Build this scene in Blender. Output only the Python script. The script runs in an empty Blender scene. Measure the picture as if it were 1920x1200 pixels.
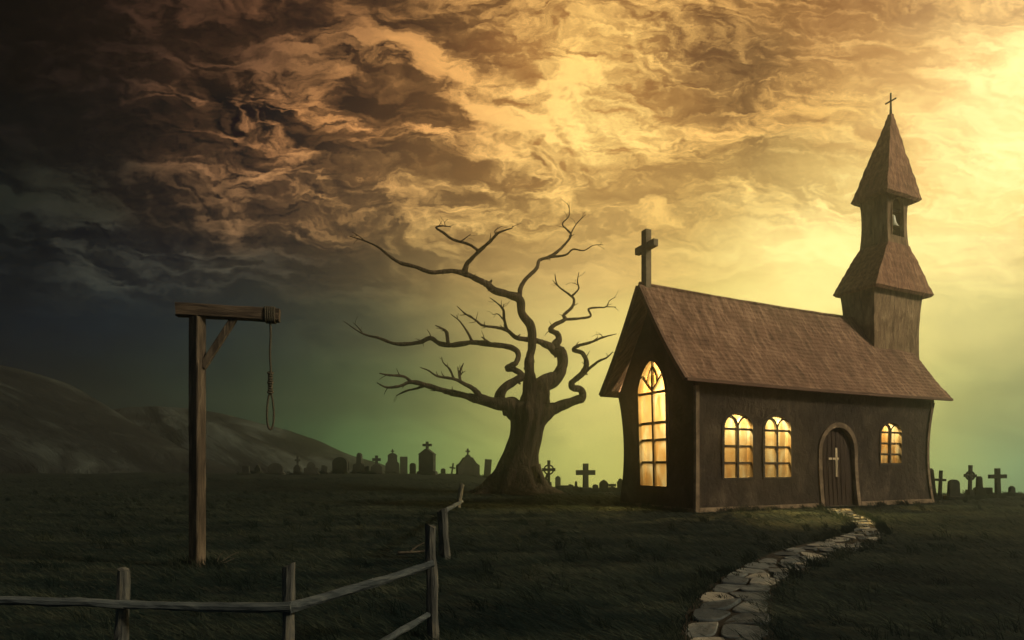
import bpy, bmesh, math, random
import numpy as np
from mathutils import Vector, Matrix, noise as mnoise
from mathutils.geometry import delaunay_2d_cdt

random.seed(7)
rng = np.random.default_rng(11)
S = bpy.context.scene
COL = S.collection

# ------------------------------------------------------------------ camera
F, CX, HY, CAMH = 1100.0, 960.0, 872.0, 1.3
cam_d = bpy.data.cameras.new("camera")
cam = bpy.data.objects.new("camera", cam_d)
COL.objects.link(cam)
cam.location = (0, 0, CAMH)
cam.rotation_euler = (math.radians(90), 0, 0)
cam_d.sensor_width = 36.0
cam_d.sensor_fit = 'HORIZONTAL'
cam_d.lens = 36.0 * F / 1920.0
cam_d.shift_y = (HY - 600.0) / 1920.0
cam_d.clip_start = 0.05
cam_d.clip_end = 2000
S.camera = cam
S.view_settings.view_transform = 'Standard'
S.view_settings.look = 'None'
S.view_settings.exposure = 0.0
S.view_settings.gamma = 1.0

SUN_AZ, SUN_EL, SUN_E = 106.0, 32.0, 3.3
HAZE_DENS = 0.0048


def lin(c):
    r = []
    for v in c[:3]:
        v = v / 255.0
        r.append(v / 12.92 if v <= 0.04045 else ((v + 0.055) / 1.055) ** 2.4)
    return (r[0], r[1], r[2], 1.0)


# ------------------------------------------------------------------ node helper
class NT:
    def __init__(self, tree):
        self.t = tree
        self.n = tree.nodes
        self.l = tree.links

    def node(self, kind, **kw):
        nd = self.n.new(kind)
        for k, v in kw.items():
            setattr(nd, k, v)
        return nd

    def put(self, sock, v):
        if isinstance(v, bpy.types.NodeSocket):
            self.l.new(v, sock)
        elif v is not None:
            sock.default_value = v

    def m(self, op, a, b=None, c=None, clamp=False):
        nd = self.node('ShaderNodeMath', operation=op)
        nd.use_clamp = clamp
        self.put(nd.inputs[0], a)
        self.put(nd.inputs[1], b)
        self.put(nd.inputs[2], c)
        return nd.outputs[0]

    def add(self, a, b): return self.m('ADD', a, b)
    def sub(self, a, b): return self.m('SUBTRACT', a, b)
    def mul(self, a, b): return self.m('MULTIPLY', a, b)

    def vec(self, x, y, z):
        nd = self.node('ShaderNodeCombineXYZ')
        self.put(nd.inputs[0], x); self.put(nd.inputs[1], y); self.put(nd.inputs[2], z)
        return nd.outputs[0]

    def sep(self, v):
        nd = self.node('ShaderNodeSeparateXYZ')
        self.put(nd.inputs[0], v)
        return nd.outputs

    def vm(self, op, a, b=None):
        nd = self.node('ShaderNodeVectorMath', operation=op)
        self.put(nd.inputs[0], a)
        if b is not None:
            self.put(nd.inputs[1], b)
        return nd.outputs[0]

    def smooth(self, x, a, b):
        nd = self.node('ShaderNodeMapRange', interpolation_type='SMOOTHSTEP')
        self.put(nd.inputs[0], x)
        nd.inputs[1].default_value = a; nd.inputs[2].default_value = b
        return nd.outputs[0]

    def noise(self, vec, scale, detail=5, rough=0.5, dist=0.0, dims='3D'):
        nd = self.node('ShaderNodeTexNoise', noise_dimensions=dims)
        self.put(nd.inputs['Vector'], vec)
        nd.inputs['Scale'].default_value = scale
        nd.inputs['Detail'].default_value = detail
        nd.inputs['Roughness'].default_value = rough
        nd.inputs['Distortion'].default_value = dist
        return nd.outputs[0], nd.outputs[1]

    def ramp(self, fac, stops, interp='LINEAR'):
        nd = self.node('ShaderNodeValToRGB')
        cr = nd.color_ramp
        cr.interpolation = interp
        while len(cr.elements) < len(stops):
            cr.elements.new(0.5)
        for e, (p, c) in zip(cr.elements, stops):
            e.position = p
            e.color = c
        self.put(nd.inputs[0], fac)
        return nd.outputs[0]

    def mix(self, fac, a, b, blend='MIX'):
        nd = self.node('ShaderNodeMix', data_type='RGBA', blend_type=blend)
        self.put(nd.inputs[0], fac)
        self.put(nd.inputs[6], a)
        self.put(nd.inputs[7], b)
        return nd.outputs[2]


# ------------------------------------------------------------------ sky
W = bpy.data.worlds.new("World")
S.world = W
W.use_nodes = True
W.node_tree.nodes.clear()
N = NT(W.node_tree)
tc = N.node('ShaderNodeTexCoord')
sx, sy, sz = N.sep(tc.outputs['Generated'])
az = N.m('ARCTAN2', sx, sy)
hyp = N.m('MAXIMUM', N.m('SQRT', N.add(N.mul(sx, sx), N.mul(sy, sy))), 0.001)
azc = N.m('MINIMUM', N.m('MAXIMUM', az, -0.98), 0.98)
u0 = N.m('TANGENT', azc)
v0 = N.m('MINIMUM', N.m('DIVIDE', N.m('DIVIDE', sz, hyp), N.m('COSINE', azc)), 1.6)
base = N.vec(u0, v0, 0.37)
_, w1 = N.noise(N.vm('MULTIPLY', base, (1.5, 2.8, 1.0)), 1.7, 3, 0.5)
wr, wg, wb = N.sep(w1)
_, w2 = N.noise(N.vm('MULTIPLY', base, (2.6, 4.4, 1.0)), 3.6, 8, 0.62)
w2r, w2g, w2b = N.sep(w2)
damp = N.m('ADD', N.mul(N.smooth(v0, 0.02, 0.45), 0.6), 0.4)           # the air near the ground is calm
uw = N.add(u0, N.mul(N.add(N.mul(N.sub(wr, 0.5), 0.22), N.mul(N.sub(w2r, 0.5), 0.16)), damp))
vw = N.add(v0, N.mul(N.add(N.mul(N.sub(wg, 0.5), 0.16), N.mul(N.sub(w2g, 0.5), 0.13)), damp))

XS = [-300, 0, 160, 320, 480, 640, 800, 960, 1120, 1280, 1440, 1600, 1760, 1920, 2250]
ROWS = [
    # y, light stops, dark stops  (display colours of the clouds)
    (880, [(9, 11, 9), (14, 16, 14), (18, 26, 19), (26, 42, 28), (46, 76, 50), (82, 120, 74), (122, 150, 90), (174, 184, 100), (204, 196, 106), (204, 196, 106), (196, 190, 104), (186, 188, 106), (172, 184, 110), (112, 158, 120), (70, 110, 92)],
          [(8, 10, 9), (11, 13, 11), (15, 21, 16), (22, 35, 25), (38, 62, 42), (70, 100, 62), (106, 132, 78), (158, 166, 92), (188, 180, 98), (188, 180, 98), (180, 174, 96), (168, 170, 96), (150, 162, 98), (96, 138, 106), (60, 95, 80)]),
    (740, [(9, 11, 13), (12, 14, 17), (20, 23, 23), (27, 38, 34), (38, 53, 43), (60, 76, 54), (92, 106, 70), (174, 170, 98), (226, 208, 118), (238, 220, 126), (234, 218, 126), (226, 214, 126), (206, 200, 120), (156, 168, 114), (110, 130, 95)],
          [(7, 9, 12), (9, 11, 14), (14, 18, 20), (20, 29, 30), (28, 40, 36), (46, 60, 45), (72, 86, 58), (138, 138, 80), (186, 172, 96), (206, 188, 106), (196, 180, 100), (184, 172, 100), (160, 158, 94), (112, 126, 90), (90, 108, 80)]),
    (610, [(8, 14, 22), (10, 17, 27), (18, 28, 38), (26, 37, 44), (34, 45, 46), (62, 68, 54), (108, 104, 72), (176, 154, 92), (222, 194, 110), (238, 212, 122), (252, 232, 140), (246, 226, 136), (226, 208, 128), (206, 196, 124), (180, 170, 110)],
          [(5, 10, 17), (6, 11, 20), (10, 17, 29), (14, 24, 34), (21, 30, 36), (40, 46, 42), (82, 82, 60), (160, 140, 85), (214, 186, 106), (236, 212, 120), (246, 224, 130), (234, 212, 126), (202, 188, 116), (182, 172, 112), (160, 150, 100)]),
    (490, [(12, 18, 24), (16, 22, 28), (62, 64, 56), (56, 58, 54), (70, 66, 56), (80, 72, 58), (138, 118, 76), (196, 160, 94), (212, 176, 102), (220, 182, 104), (250, 228, 136), (255, 242, 152), (246, 226, 142), (238, 216, 138), (235, 210, 130)],
          [(5, 10, 15), (6, 11, 17), (12, 17, 24), (20, 23, 30), (28, 29, 30), (44, 41, 37), (92, 78, 54), (164, 132, 78), (186, 152, 88), (194, 160, 90), (230, 204, 118), (248, 228, 136), (226, 204, 124), (214, 192, 120), (210, 185, 110)]),
    (370, [(14, 18, 18), (22, 28, 25), (34, 36, 30), (44, 40, 34), (150, 114, 76), (166, 128, 80), (196, 156, 92), (236, 196, 112), (226, 188, 106), (224, 184, 102), (232, 200, 112), (252, 232, 142), (255, 240, 152), (255, 238, 152), (250, 225, 140)],
          [(4, 9, 12), (5, 10, 14), (14, 16, 18), (28, 25, 24), (48, 38, 33), (74, 58, 43), (108, 84, 54), (148, 116, 66), (172, 138, 78), (176, 140, 78), (170, 140, 78), (230, 200, 114), (244, 214, 124), (244, 216, 126), (230, 200, 110)]),
    (230, [(10, 10, 11), (11, 12, 13), (26, 24, 22), (52, 40, 34), (164, 118, 76), (170, 122, 74), (196, 144, 82), (240, 196, 112), (254, 224, 130), (236, 190, 106), (196, 154, 86), (222, 178, 98), (246, 214, 124), (255, 242, 160), (255, 235, 150)],
          [(4, 7, 9), (5, 8, 10), (15, 15, 15), (27, 22, 20), (48, 36, 29), (60, 44, 33), (98, 70, 44), (184, 136, 74), (210, 160, 86), (160, 120, 66), (108, 82, 50), (186, 142, 78), (226, 182, 102), (250, 226, 140), (240, 205, 120)]),
    (100, [(9, 8, 8), (13, 11, 10), (30, 23, 19), (52, 38, 30), (92, 66, 46), (140, 102, 64), (188, 140, 80), (230, 182, 102), (244, 204, 114), (222, 178, 100), (186, 146, 84), (216, 170, 98), (236, 194, 112), (255, 230, 146), (255, 228, 140)],
          [(5, 5, 6), (7, 6, 6), (17, 13, 11), (31, 23, 19), (46, 33, 25), (62, 45, 33), (92, 66, 42), (156, 112, 62), (186, 138, 74), (130, 96, 56), (92, 68, 43), (174, 130, 72), (208, 160, 90), (236, 200, 116), (235, 195, 110)]),
    (0, [(9, 8, 8), (12, 10, 9), (26, 20, 17), (50, 36, 28), (96, 66, 45), (112, 80, 50), (152, 112, 66), (200, 154, 86), (222, 178, 100), (206, 162, 90), (196, 150, 84), (202, 156, 90), (210, 166, 96), (222, 180, 106), (225, 180, 105)],
        [(5, 5, 5), (7, 6, 6), (15, 12, 10), (29, 21, 17), (46, 32, 25), (54, 38, 29), (78, 56, 37), (132, 96, 54), (158, 116, 64), (136, 100, 56), (138, 102, 56), (152, 110, 62), (164, 120, 68), (184, 138, 78), (190, 145, 82)]),
]
U_LO, U_HI = (-300 - CX) / F, (2250 - CX) / F
facu = N.m('DIVIDE', N.sub(uw, U_LO), U_HI - U_LO, clamp=True)


def sky_rows(which):
    col = None
    vprev = None
    for row in ROWS:
        stops = [(((x - CX) / F - U_LO) / (U_HI - U_LO), lin(c)) for x, c in zip(XS, row[which])]
        r = N.ramp(facu, stops, 'B_SPLINE')
        v = (HY - row[0]) / F
        if col is None:
            col = r
        else:
            col = N.mix(N.smooth(vw, vprev, v), col, r)
        vprev = v
    return col


light_c = sky_rows(1)
dark_c = sky_rows(2)
# cloud density: billows above, long streaks lower down and to the right
hi = N.smooth(v0, 0.20, 0.50)
p_big = N.vec(N.mul(N.add(N.mul(u0, 0.4), N.mul(uw, 0.6)), 2.4), N.mul(N.add(N.mul(v0, 0.4), N.mul(vw, 0.6)), 4.6), 1.7)
dens, _ = N.noise(p_big, 1.7, 11, 0.54, 0.55)
dens2, _ = N.noise(N.vm('ADD', p_big, (0.045, 0.06, 0.0)), 1.7, 11, 0.54, 0.55)
streak, _ = N.noise(N.vec(N.mul(uw, 1.3), N.mul(vw, 11.0), 5.1), 1.6, 11, 0.60, 0.35)
streak2, _ = N.noise(N.vec(N.add(N.mul(uw, 1.3), 0.03), N.add(N.mul(vw, 11.0), 0.13), 5.1), 1.6, 11, 0.60, 0.35)
relief = N.sub(dens, dens2)
srelief = N.sub(streak, streak2)
p_fine = N.vm('MULTIPLY', p_big, (1.0, 1.15, 1.0))
fine1, _ = N.noise(p_fine, 5.0, 9, 0.58, 0.8)
fine2, _ = N.noise(N.vm('ADD', p_fine, (0.016, 0.022, 0.0)), 5.0, 9, 0.58, 0.8)
frelief = N.sub(fine1, fine2)


def blob(px, py, sxp, syp, amp, tilt=0.0):
    du = N.sub(uw, (px - CX) / F)
    dv = N.sub(vw, (HY - py) / F)
    if tilt:
        dv = N.add(dv, N.mul(du, tilt))
    a = N.mul(du, F / sxp)
    b = N.mul(dv, F / syp)
    q = N.add(N.mul(a, a), N.mul(b, b))
    return N.mul(N.m('EXPONENT', N.mul(q, -1.0)), amp)


bl = None
for args in [(540, 240, 110, 26, 0.75, 0.55), (450, 245, 30, 60, 0.55), (430, 390, 50, 70, 0.40), (640, 335, 120, 26, 0.50, 0.2), (360, 112, 90, 12, 0.6), (540, 70, 150, 20, 0.40), (660, 150, 22, 40, 0.6),
             (990, 345, 60, 24, 0.90, 0.3), (860, 140, 90, 26, 0.50), (940, 240, 150, 50, 0.45), (1080, 140, 50, 110, 0.85), (1000, 40, 50, 80, 0.5), (900, 235, 60, 18, 0.8, 0.3), (1020, 215, 60, 30, 0.7, -0.4), (760, 130, 40, 14, 0.6),
             (770, 190, 70, 60, -0.85), (700, 280, 70, 12, -0.9), (840, 315, 150, 18, -0.85, 0.12), (540, 310, 60, 40, -0.4), (1400, 50, 170, 24, -0.75), (1390, 115, 150, 34, -1.2), (1340, 185, 130, 24, -1.2), (1310, 222, 50, 14, -0.8),
             (1420, 335, 190, 26, -0.6), (1330, 275, 130, 14, -0.5), (640, 20, 140, 40, -0.40), (220, 230, 150, 130, -0.35), (130, 405, 90, 14, 0.8, 0.35), (70, 330, 70, 20, 0.5, 0.5), (110, 490, 50, 22, 0.7, 0.5), (200, 550, 80, 14, 0.8, 0.35),
             (700, 480, 200, 34, -0.35), (330, 470, 150, 5, 0.6), (400, 508, 170, 5, 0.6), (250, 535, 160, 5, 0.5), (640, 428, 140, 7, 0.7, 0.1)]:
    b = blob(*args)
    bl = b if bl is None else N.add(bl, b)
left = N.smooth(u0, 0.20, -0.05)
bill = N.mul(hi, N.add(N.mul(left, 0.65), 0.25))      # billows upper left, streaks elsewhere
dmix = N.add(N.mul(dens, N.add(0.25, N.mul(bill, 0.7))), N.mul(streak, N.sub(0.75, N.mul(bill, 0.7))))
low = N.smooth(v0, 0.36, 0.16)                        # soft drifting mist near the ground
mist, _ = N.noise(N.vec(N.mul(u0, 2.0), N.mul(v0, 4.2), 8.8), 2.0, 7, 0.6, 0.8)
dmix = N.add(N.mul(dmix, N.sub(1.0, low)), N.mul(mist, low))
mask = N.add(N.mul(N.sub(dmix, N.add(0.5, N.mul(left, 0.05))), N.add(4.0, N.mul(hi, 2.4))), 0.46)
mask = N.add(mask, N.mul(relief, N.mul(bill, 7.5)))
mask = N.add(mask, N.mul(frelief, N.add(0.25, N.mul(hi, 3.4))))
mask = N.add(mask, N.mul(N.sub(fine1, 0.5), N.mul(hi, 0.9)))
mask = N.add(mask, N.mul(srelief, N.mul(N.mul(N.sub(1.0, bill), N.sub(1.0, low)), 2.4)))
mask = N.add(mask, bl)
# soft toe: the dark masses keep some form of their own
mask = N.m('MAXIMUM', N.m('MINIMUM', mask, 1.35), N.mul(N.m('MAXIMUM', mask, -1.6), 0.10))
form = N.add(N.mul(N.sub(fine1, 0.47), 0.75), N.add(N.mul(relief, 2.6), N.mul(frelief, 1.2)))
mask = N.m('MAXIMUM', N.add(N.add(mask, 0.10), N.mul(form, N.mul(hi, 0.75))), -0.12)
mm = N.node('ShaderNodeMix', data_type='RGBA', blend_type='MIX', clamp_factor=False)
N.put(mm.inputs[0], mask); N.put(mm.inputs[6], dark_c); N.put(mm.inputs[7], light_c)
sky = mm.outputs[2]
sky = N.vm('MAXIMUM', sky, (0.0006, 0.0008, 0.001))
# glow of the hidden sun on the right, and round the tower
g1 = N.add(blob(1940, 150, 190, 230, 0.34), blob(1535, 500, 130, 120, 0.30))
g1 = N.add(g1, blob(1790, 420, 150, 230, 0.22))
g1 = N.add(g1, blob(1120, 640, 150, 170, 0.12))
sky = N.vm('MULTIPLY', sky, N.mix(hi, (1.10, 1.12, 1.08, 1), (1.07, 0.97, 0.97, 1)))
sky = N.mix(1.0, sky, N.mix(g1, (0, 0, 0, 1), (1.0, 0.84, 0.42, 1)), 'ADD')
# away from the photographed half of the sky: dull dusk clouds
absaz = N.m('ABSOLUTE', N.sub(az, 0.35))
behind = N.smooth(absaz, 1.05, 1.9)
sky = N.mix(behind, sky, N.mix(dmix, lin((26, 46, 60)), lin((76, 102, 114))))
zen = N.smooth(v0, 0.85, 1.5)
sky = N.mix(zen, sky, N.mix(dmix, lin((40, 34, 30)), lin((110, 86, 58))))
bg = N.node('ShaderNodeBackground')
N.put(bg.inputs[0], sky)
bg.inputs[1].default_value = 1.0
wo = N.node('ShaderNodeOutputWorld')
N.l.new(bg.outputs[0], wo.inputs[0])

# ------------------------------------------------------------------ sun
sd = bpy.data.lights.new("sun", 'SUN')
sd.energy = SUN_E
sd.angle = math.radians(8)
sd.color = (1.0, 0.83, 0.56)
so = bpy.data.objects.new("sun", sd)
COL.objects.link(so)
sdir = Vector((math.sin(math.radians(SUN_AZ)) * math.cos(math.radians(SUN_EL)),
               math.cos(math.radians(SUN_AZ)) * math.cos(math.radians(SUN_EL)),
               math.sin(math.radians(SUN_EL))))
so.rotation_euler = (-sdir).to_track_quat('-Z', 'Y').to_euler()
S.cycles.volume_bounces = 1
S.cycles.transparent_max_bounces = 12


# ------------------------------------------------------------------ materials
def material(name, cols, scale=3.0, stretch=(1, 1, 1), rough=0.9, bump=0.4, bscale=None, detail=8, dist=0.6,
             island=0.0, leaf=0.0, rot=None, bdist=0.02, spec=0.2):
    m = bpy.data.materials.new(name)
    m.use_nodes = True
    m.node_tree.nodes.clear()
    T = NT(m.node_tree)
    co = T.node('ShaderNodeTexCoord').outputs['Object']
    mp = T.node('ShaderNodeMapping')
    T.put(mp.inputs[0], co)
    mp.inputs['Scale'].default_value = stretch
    if rot:
        # turn first, then stretch, so that the strokes run across the slope
        mp.vector_type = 'TEXTURE'
        mp.inputs['Scale'].default_value = [1 / q for q in stretch]
        mp.inputs['Rotation'].default_value = rot
    f, _ = T.noise(mp.outputs[0], scale, detail, 0.62, dist)
    if island:
        rpi = T.node('ShaderNodeNewGeometry').outputs['Random Per Island']
        f = T.add(f, T.mul(T.sub(rpi, 0.5), island))
    n = len(cols)
    stops = [(0.28 + 0.44 * i / max(1, n - 1), (*c, 1.0)) for i, c in enumerate(cols)]
    c = T.ramp(f, stops)
    big, _ = T.noise(co, 0.7, 3, 0.5)
    c = T.mix(T.smooth(big, 0.35, 0.7), c, T.mix(0.35, c, (*cols[0], 1.0)))
    b, _ = T.noise(mp.outputs[0], bscale or scale * 2.2, 8, 0.65, dist)
    bp = T.node('ShaderNodeBump')
    bp.inputs['Strength'].default_value = bump
    bp.inputs['Distance'].default_value = bdist
    T.put(bp.inputs['Height'], b)
    bs = T.node('ShaderNodeBsdfPrincipled')
    T.put(bs.inputs['Base Color'], c)
    bs.inputs['Roughness'].default_value = rough
    bs.inputs['Specular IOR Level'].default_value = spec
    T.put(bs.inputs['Normal'], bp.outputs[0])
    o = T.node('ShaderNodeOutputMaterial')
    surf = bs.outputs[0]
    if leaf:
        tl = T.node('ShaderNodeBsdfTranslucent')
        T.put(tl.inputs[0], c)
        ms = T.node('ShaderNodeMixShader')
        ms.inputs[0].default_value = leaf
        T.l.new(surf, ms.inputs[1]); T.l.new(tl.outputs[0], ms.inputs[2])
        surf = ms.outputs[0]
    T.l.new(surf, o.inputs[0])
    return m


M = {}
M['ground'] = material('ground_turf', [(0.004, 0.007, 0.008), (0.012, 0.019, 0.017), (0.036, 0.038, 0.026)], 3.0, (0.55, 1.9, 1), 0.95, 0.9, 9.0, bdist=0.05, spec=0.05)
M['hill'] = material('hill_grass', [(0.005, 0.006, 0.007), (0.017, 0.020, 0.020), (0.085, 0.105, 0.098)], 0.10, (0.6, 0.35, 5.0), 0.95, 0.8, 0.5, bdist=0.8, spec=0.05, rot=(0, 0.46, 0))
M['grass'] = material('grass_blades', [(0.003, 0.009, 0.011), (0.014, 0.028, 0.026), (0.100, 0.112, 0.075)], 0.7, (0.5, 1.6, 1), 0.8, 0.0, spec=0.1, island=0.25, leaf=0.45)
M['stone'] = material('path_stone', [(0.028, 0.037, 0.043), (0.100, 0.113, 0.112), (0.25, 0.235, 0.19)], 2.6, (1, 1, 1), 0.8, 0.8, 11.0, bdist=0.03, spec=0.2, island=0.42)
M['soil'] = material('path_soil', [(0.006, 0.005, 0.004), (0.020, 0.016, 0.011)], 6.0, (1, 1, 1), 0.95, 0.7)
M['bark'] = material('tree_bark', [(0.014, 0.010, 0.008), (0.050, 0.034, 0.023), (0.14, 0.095, 0.062)], 2.0, (2.6, 2.6, 0.35), 0.95, 1.0, 3.5, bdist=0.25)
M['wood'] = material('weathered_wood', [(0.014, 0.011, 0.008), (0.055, 0.041, 0.028), (0.14, 0.11, 0.075)], 7.0, (3.0, 3.0, 0.35), 0.85, 0.9, 12.0, bdist=0.02)
M['beam'] = material('beam_wood', [(0.016, 0.012, 0.009), (0.065, 0.046, 0.030), (0.16, 0.12, 0.08)], 7.0, (0.35, 3.0, 3.0), 0.85, 0.9, 12.0, bdist=0.02)
M['rail'] = material('rail_wood', [(0.016, 0.021, 0.024), (0.052, 0.064, 0.068), (0.12, 0.132, 0.122)], 6.0, (0.5, 2.0, 3.0), 0.85, 0.9, 10.0, bdist=0.02)
M['post'] = material('fence_post_wood', [(0.015, 0.017, 0.017), (0.055, 0.058, 0.054), (0.16, 0.145, 0.105)], 7.0, (3.0, 3.0, 0.4), 0.85, 0.9, 12.0, bdist=0.02)
M['rope'] = material('rope_hemp', [(0.03, 0.026, 0.018), (0.10, 0.085, 0.055)], 40.0, (1, 1, 1), 0.9, 0.8, 60.0)
M['wall'] = material('shaded_plaster', [(0.012, 0.009, 0.007), (0.034, 0.025, 0.018), (0.090, 0.068, 0.047)], 1.5, (1.1, 1.1, 0.8), 0.95, 1.0, 4.0, bdist=0.06)  # same plaster as the tower; the wall's shade is put into this darker colour
M['inner'] = material('inner_plaster', [(0.012, 0.008, 0.0045), (0.027, 0.019, 0.011)], 1.2, (1, 1, 1), 0.95, 0.1)
M['tower'] = material('lit_plaster', [(0.075, 0.046, 0.025), (0.23, 0.155, 0.088), (0.42, 0.31, 0.18)], 2.4, (2.0, 2.0, 0.6), 0.95, 1.0, 6.0, bdist=0.05)  # lighter copy of the wall plaster, the light on the tower coloured in
M['trim'] = material('trim_stone', [(0.06, 0.042, 0.026), (0.17, 0.122, 0.077), (0.31, 0.235, 0.15)], 3.0, (1, 1, 1), 0.9, 0.5, 9.0)
M['roof'] = material('roof_shingle', [(0.060, 0.032, 0.021), (0.205, 0.118, 0.074), (0.43, 0.285, 0.185)], 3.2, (3.0, 0.5, 0.5), 0.9, 1.0, 7.0, bdist=0.06, rot=(0.0, 0.25, 0.45))
M['spire'] = material('spire_shingle', [(0.075, 0.036, 0.022), (0.23, 0.115, 0.068), (0.42, 0.25, 0.155)], 4.0, (2.2, 2.2, 0.5), 0.9, 1.0, 7.0, bdist=0.05)
M['fascia'] = material('fascia_board', [(0.07, 0.038, 0.025), (0.17, 0.10, 0.065)], 5.0, (0.5, 3, 3), 0.85, 0.5)
M['door'] = material('door_wood', [(0.020, 0.012, 0.008), (0.045, 0.027, 0.017)], 5.0, (6, 6, 0.3), 0.85, 0.6)
M['gilt'] = material('pale_cross_paint', [(0.50, 0.40, 0.24), (0.68, 0.56, 0.35)], 6.0, (1, 1, 1), 0.6, 0.2)
M['lead'] = material('window_bar', [(0.012, 0.009, 0.006), (0.030, 0.021, 0.013)], 5.0, (1, 1, 1), 0.7, 0.3)
M['cross'] = material('cross_stone', [(0.11, 0.09, 0.055), (0.26, 0.21, 0.13)], 4.0, (1, 1, 1), 0.9, 0.5)
M['copper'] = material('green_copper', [(0.05, 0.10, 0.065), (0.11, 0.19, 0.125)], 6.0, (1, 1, 1), 0.7, 0.2)
M['bell'] = material('bell_bronze', [(0.22, 0.25, 0.15), (0.42, 0.44, 0.28)], 3.0, (1, 1, 1), 0.5, 0.2, spec=0.5)
M['grave'] = material('grave_stone', [(0.012, 0.014, 0.012), (0.030, 0.032, 0.026), (0.060, 0.060, 0.048)], 3.0, (1, 1, 1), 0.95, 0.7, 8.0)
M['twig'] = material('dry_twig', [(0.05, 0.042, 0.03), (0.13, 0.11, 0.08)], 8.0, (1, 1, 1), 0.9, 0.3)


def glass_material():
    m = bpy.data.materials.new('amber_glass')
    m.use_nodes = True
    m.node_tree.nodes.clear()
    T = NT(m.node_tree)
    co = T.node('ShaderNodeTexCoord').outputs['Object']
    a, _ = T.noise(T.vm('MULTIPLY', co, (3.2, 3.2, 0.9)), 1.5, 3, 0.5, 0.6)
    b, _ = T.noise(T.vm('MULTIPLY', co, (1, 1, 1)), 1.1, 2, 0.5, 0.2)
    c = T.ramp(a, [(0.34, (0.70, 0.44, 0.15, 1)), (0.50, (0.92, 0.72, 0.34, 1)), (0.66, (1.0, 0.92, 0.60, 1))])
    c = T.mix(T.smooth(b, 0.36, 0.56), T.mix(0.6, c, (0.62, 0.34, 0.09, 1)), c)
    tr = T.node('ShaderNodeBsdfTranslucent')
    T.put(tr.inputs[0], T.mix(0.955, c, (0, 0, 0, 1)))
    tp = T.node('ShaderNodeBsdfTransparent')
    T.put(tp.inputs[0], c)
    mx = T.node('ShaderNodeMixShader')
    mx.inputs[0].default_value = 0.66
    T.l.new(tr.outputs[0], mx.inputs[1]); T.l.new(tp.outputs[0], mx.inputs[2])
    gl = T.node('ShaderNodeBsdfGlossy')
    gl.inputs['Roughness'].default_value = 0.25
    gl.inputs[0].default_value = (0.8, 0.8, 0.8, 1)
    mx2 = T.node('ShaderNodeMixShader')
    mx2.inputs[0].default_value = 0.05
    T.l.new(mx.outputs[0], mx2.inputs[1]); T.l.new(gl.outputs[0], mx2.inputs[2])
    o = T.node('ShaderNodeOutputMaterial')
    T.l.new(mx2.outputs[0], o.inputs[0])
    return m


M['glass'] = glass_material()


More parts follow.
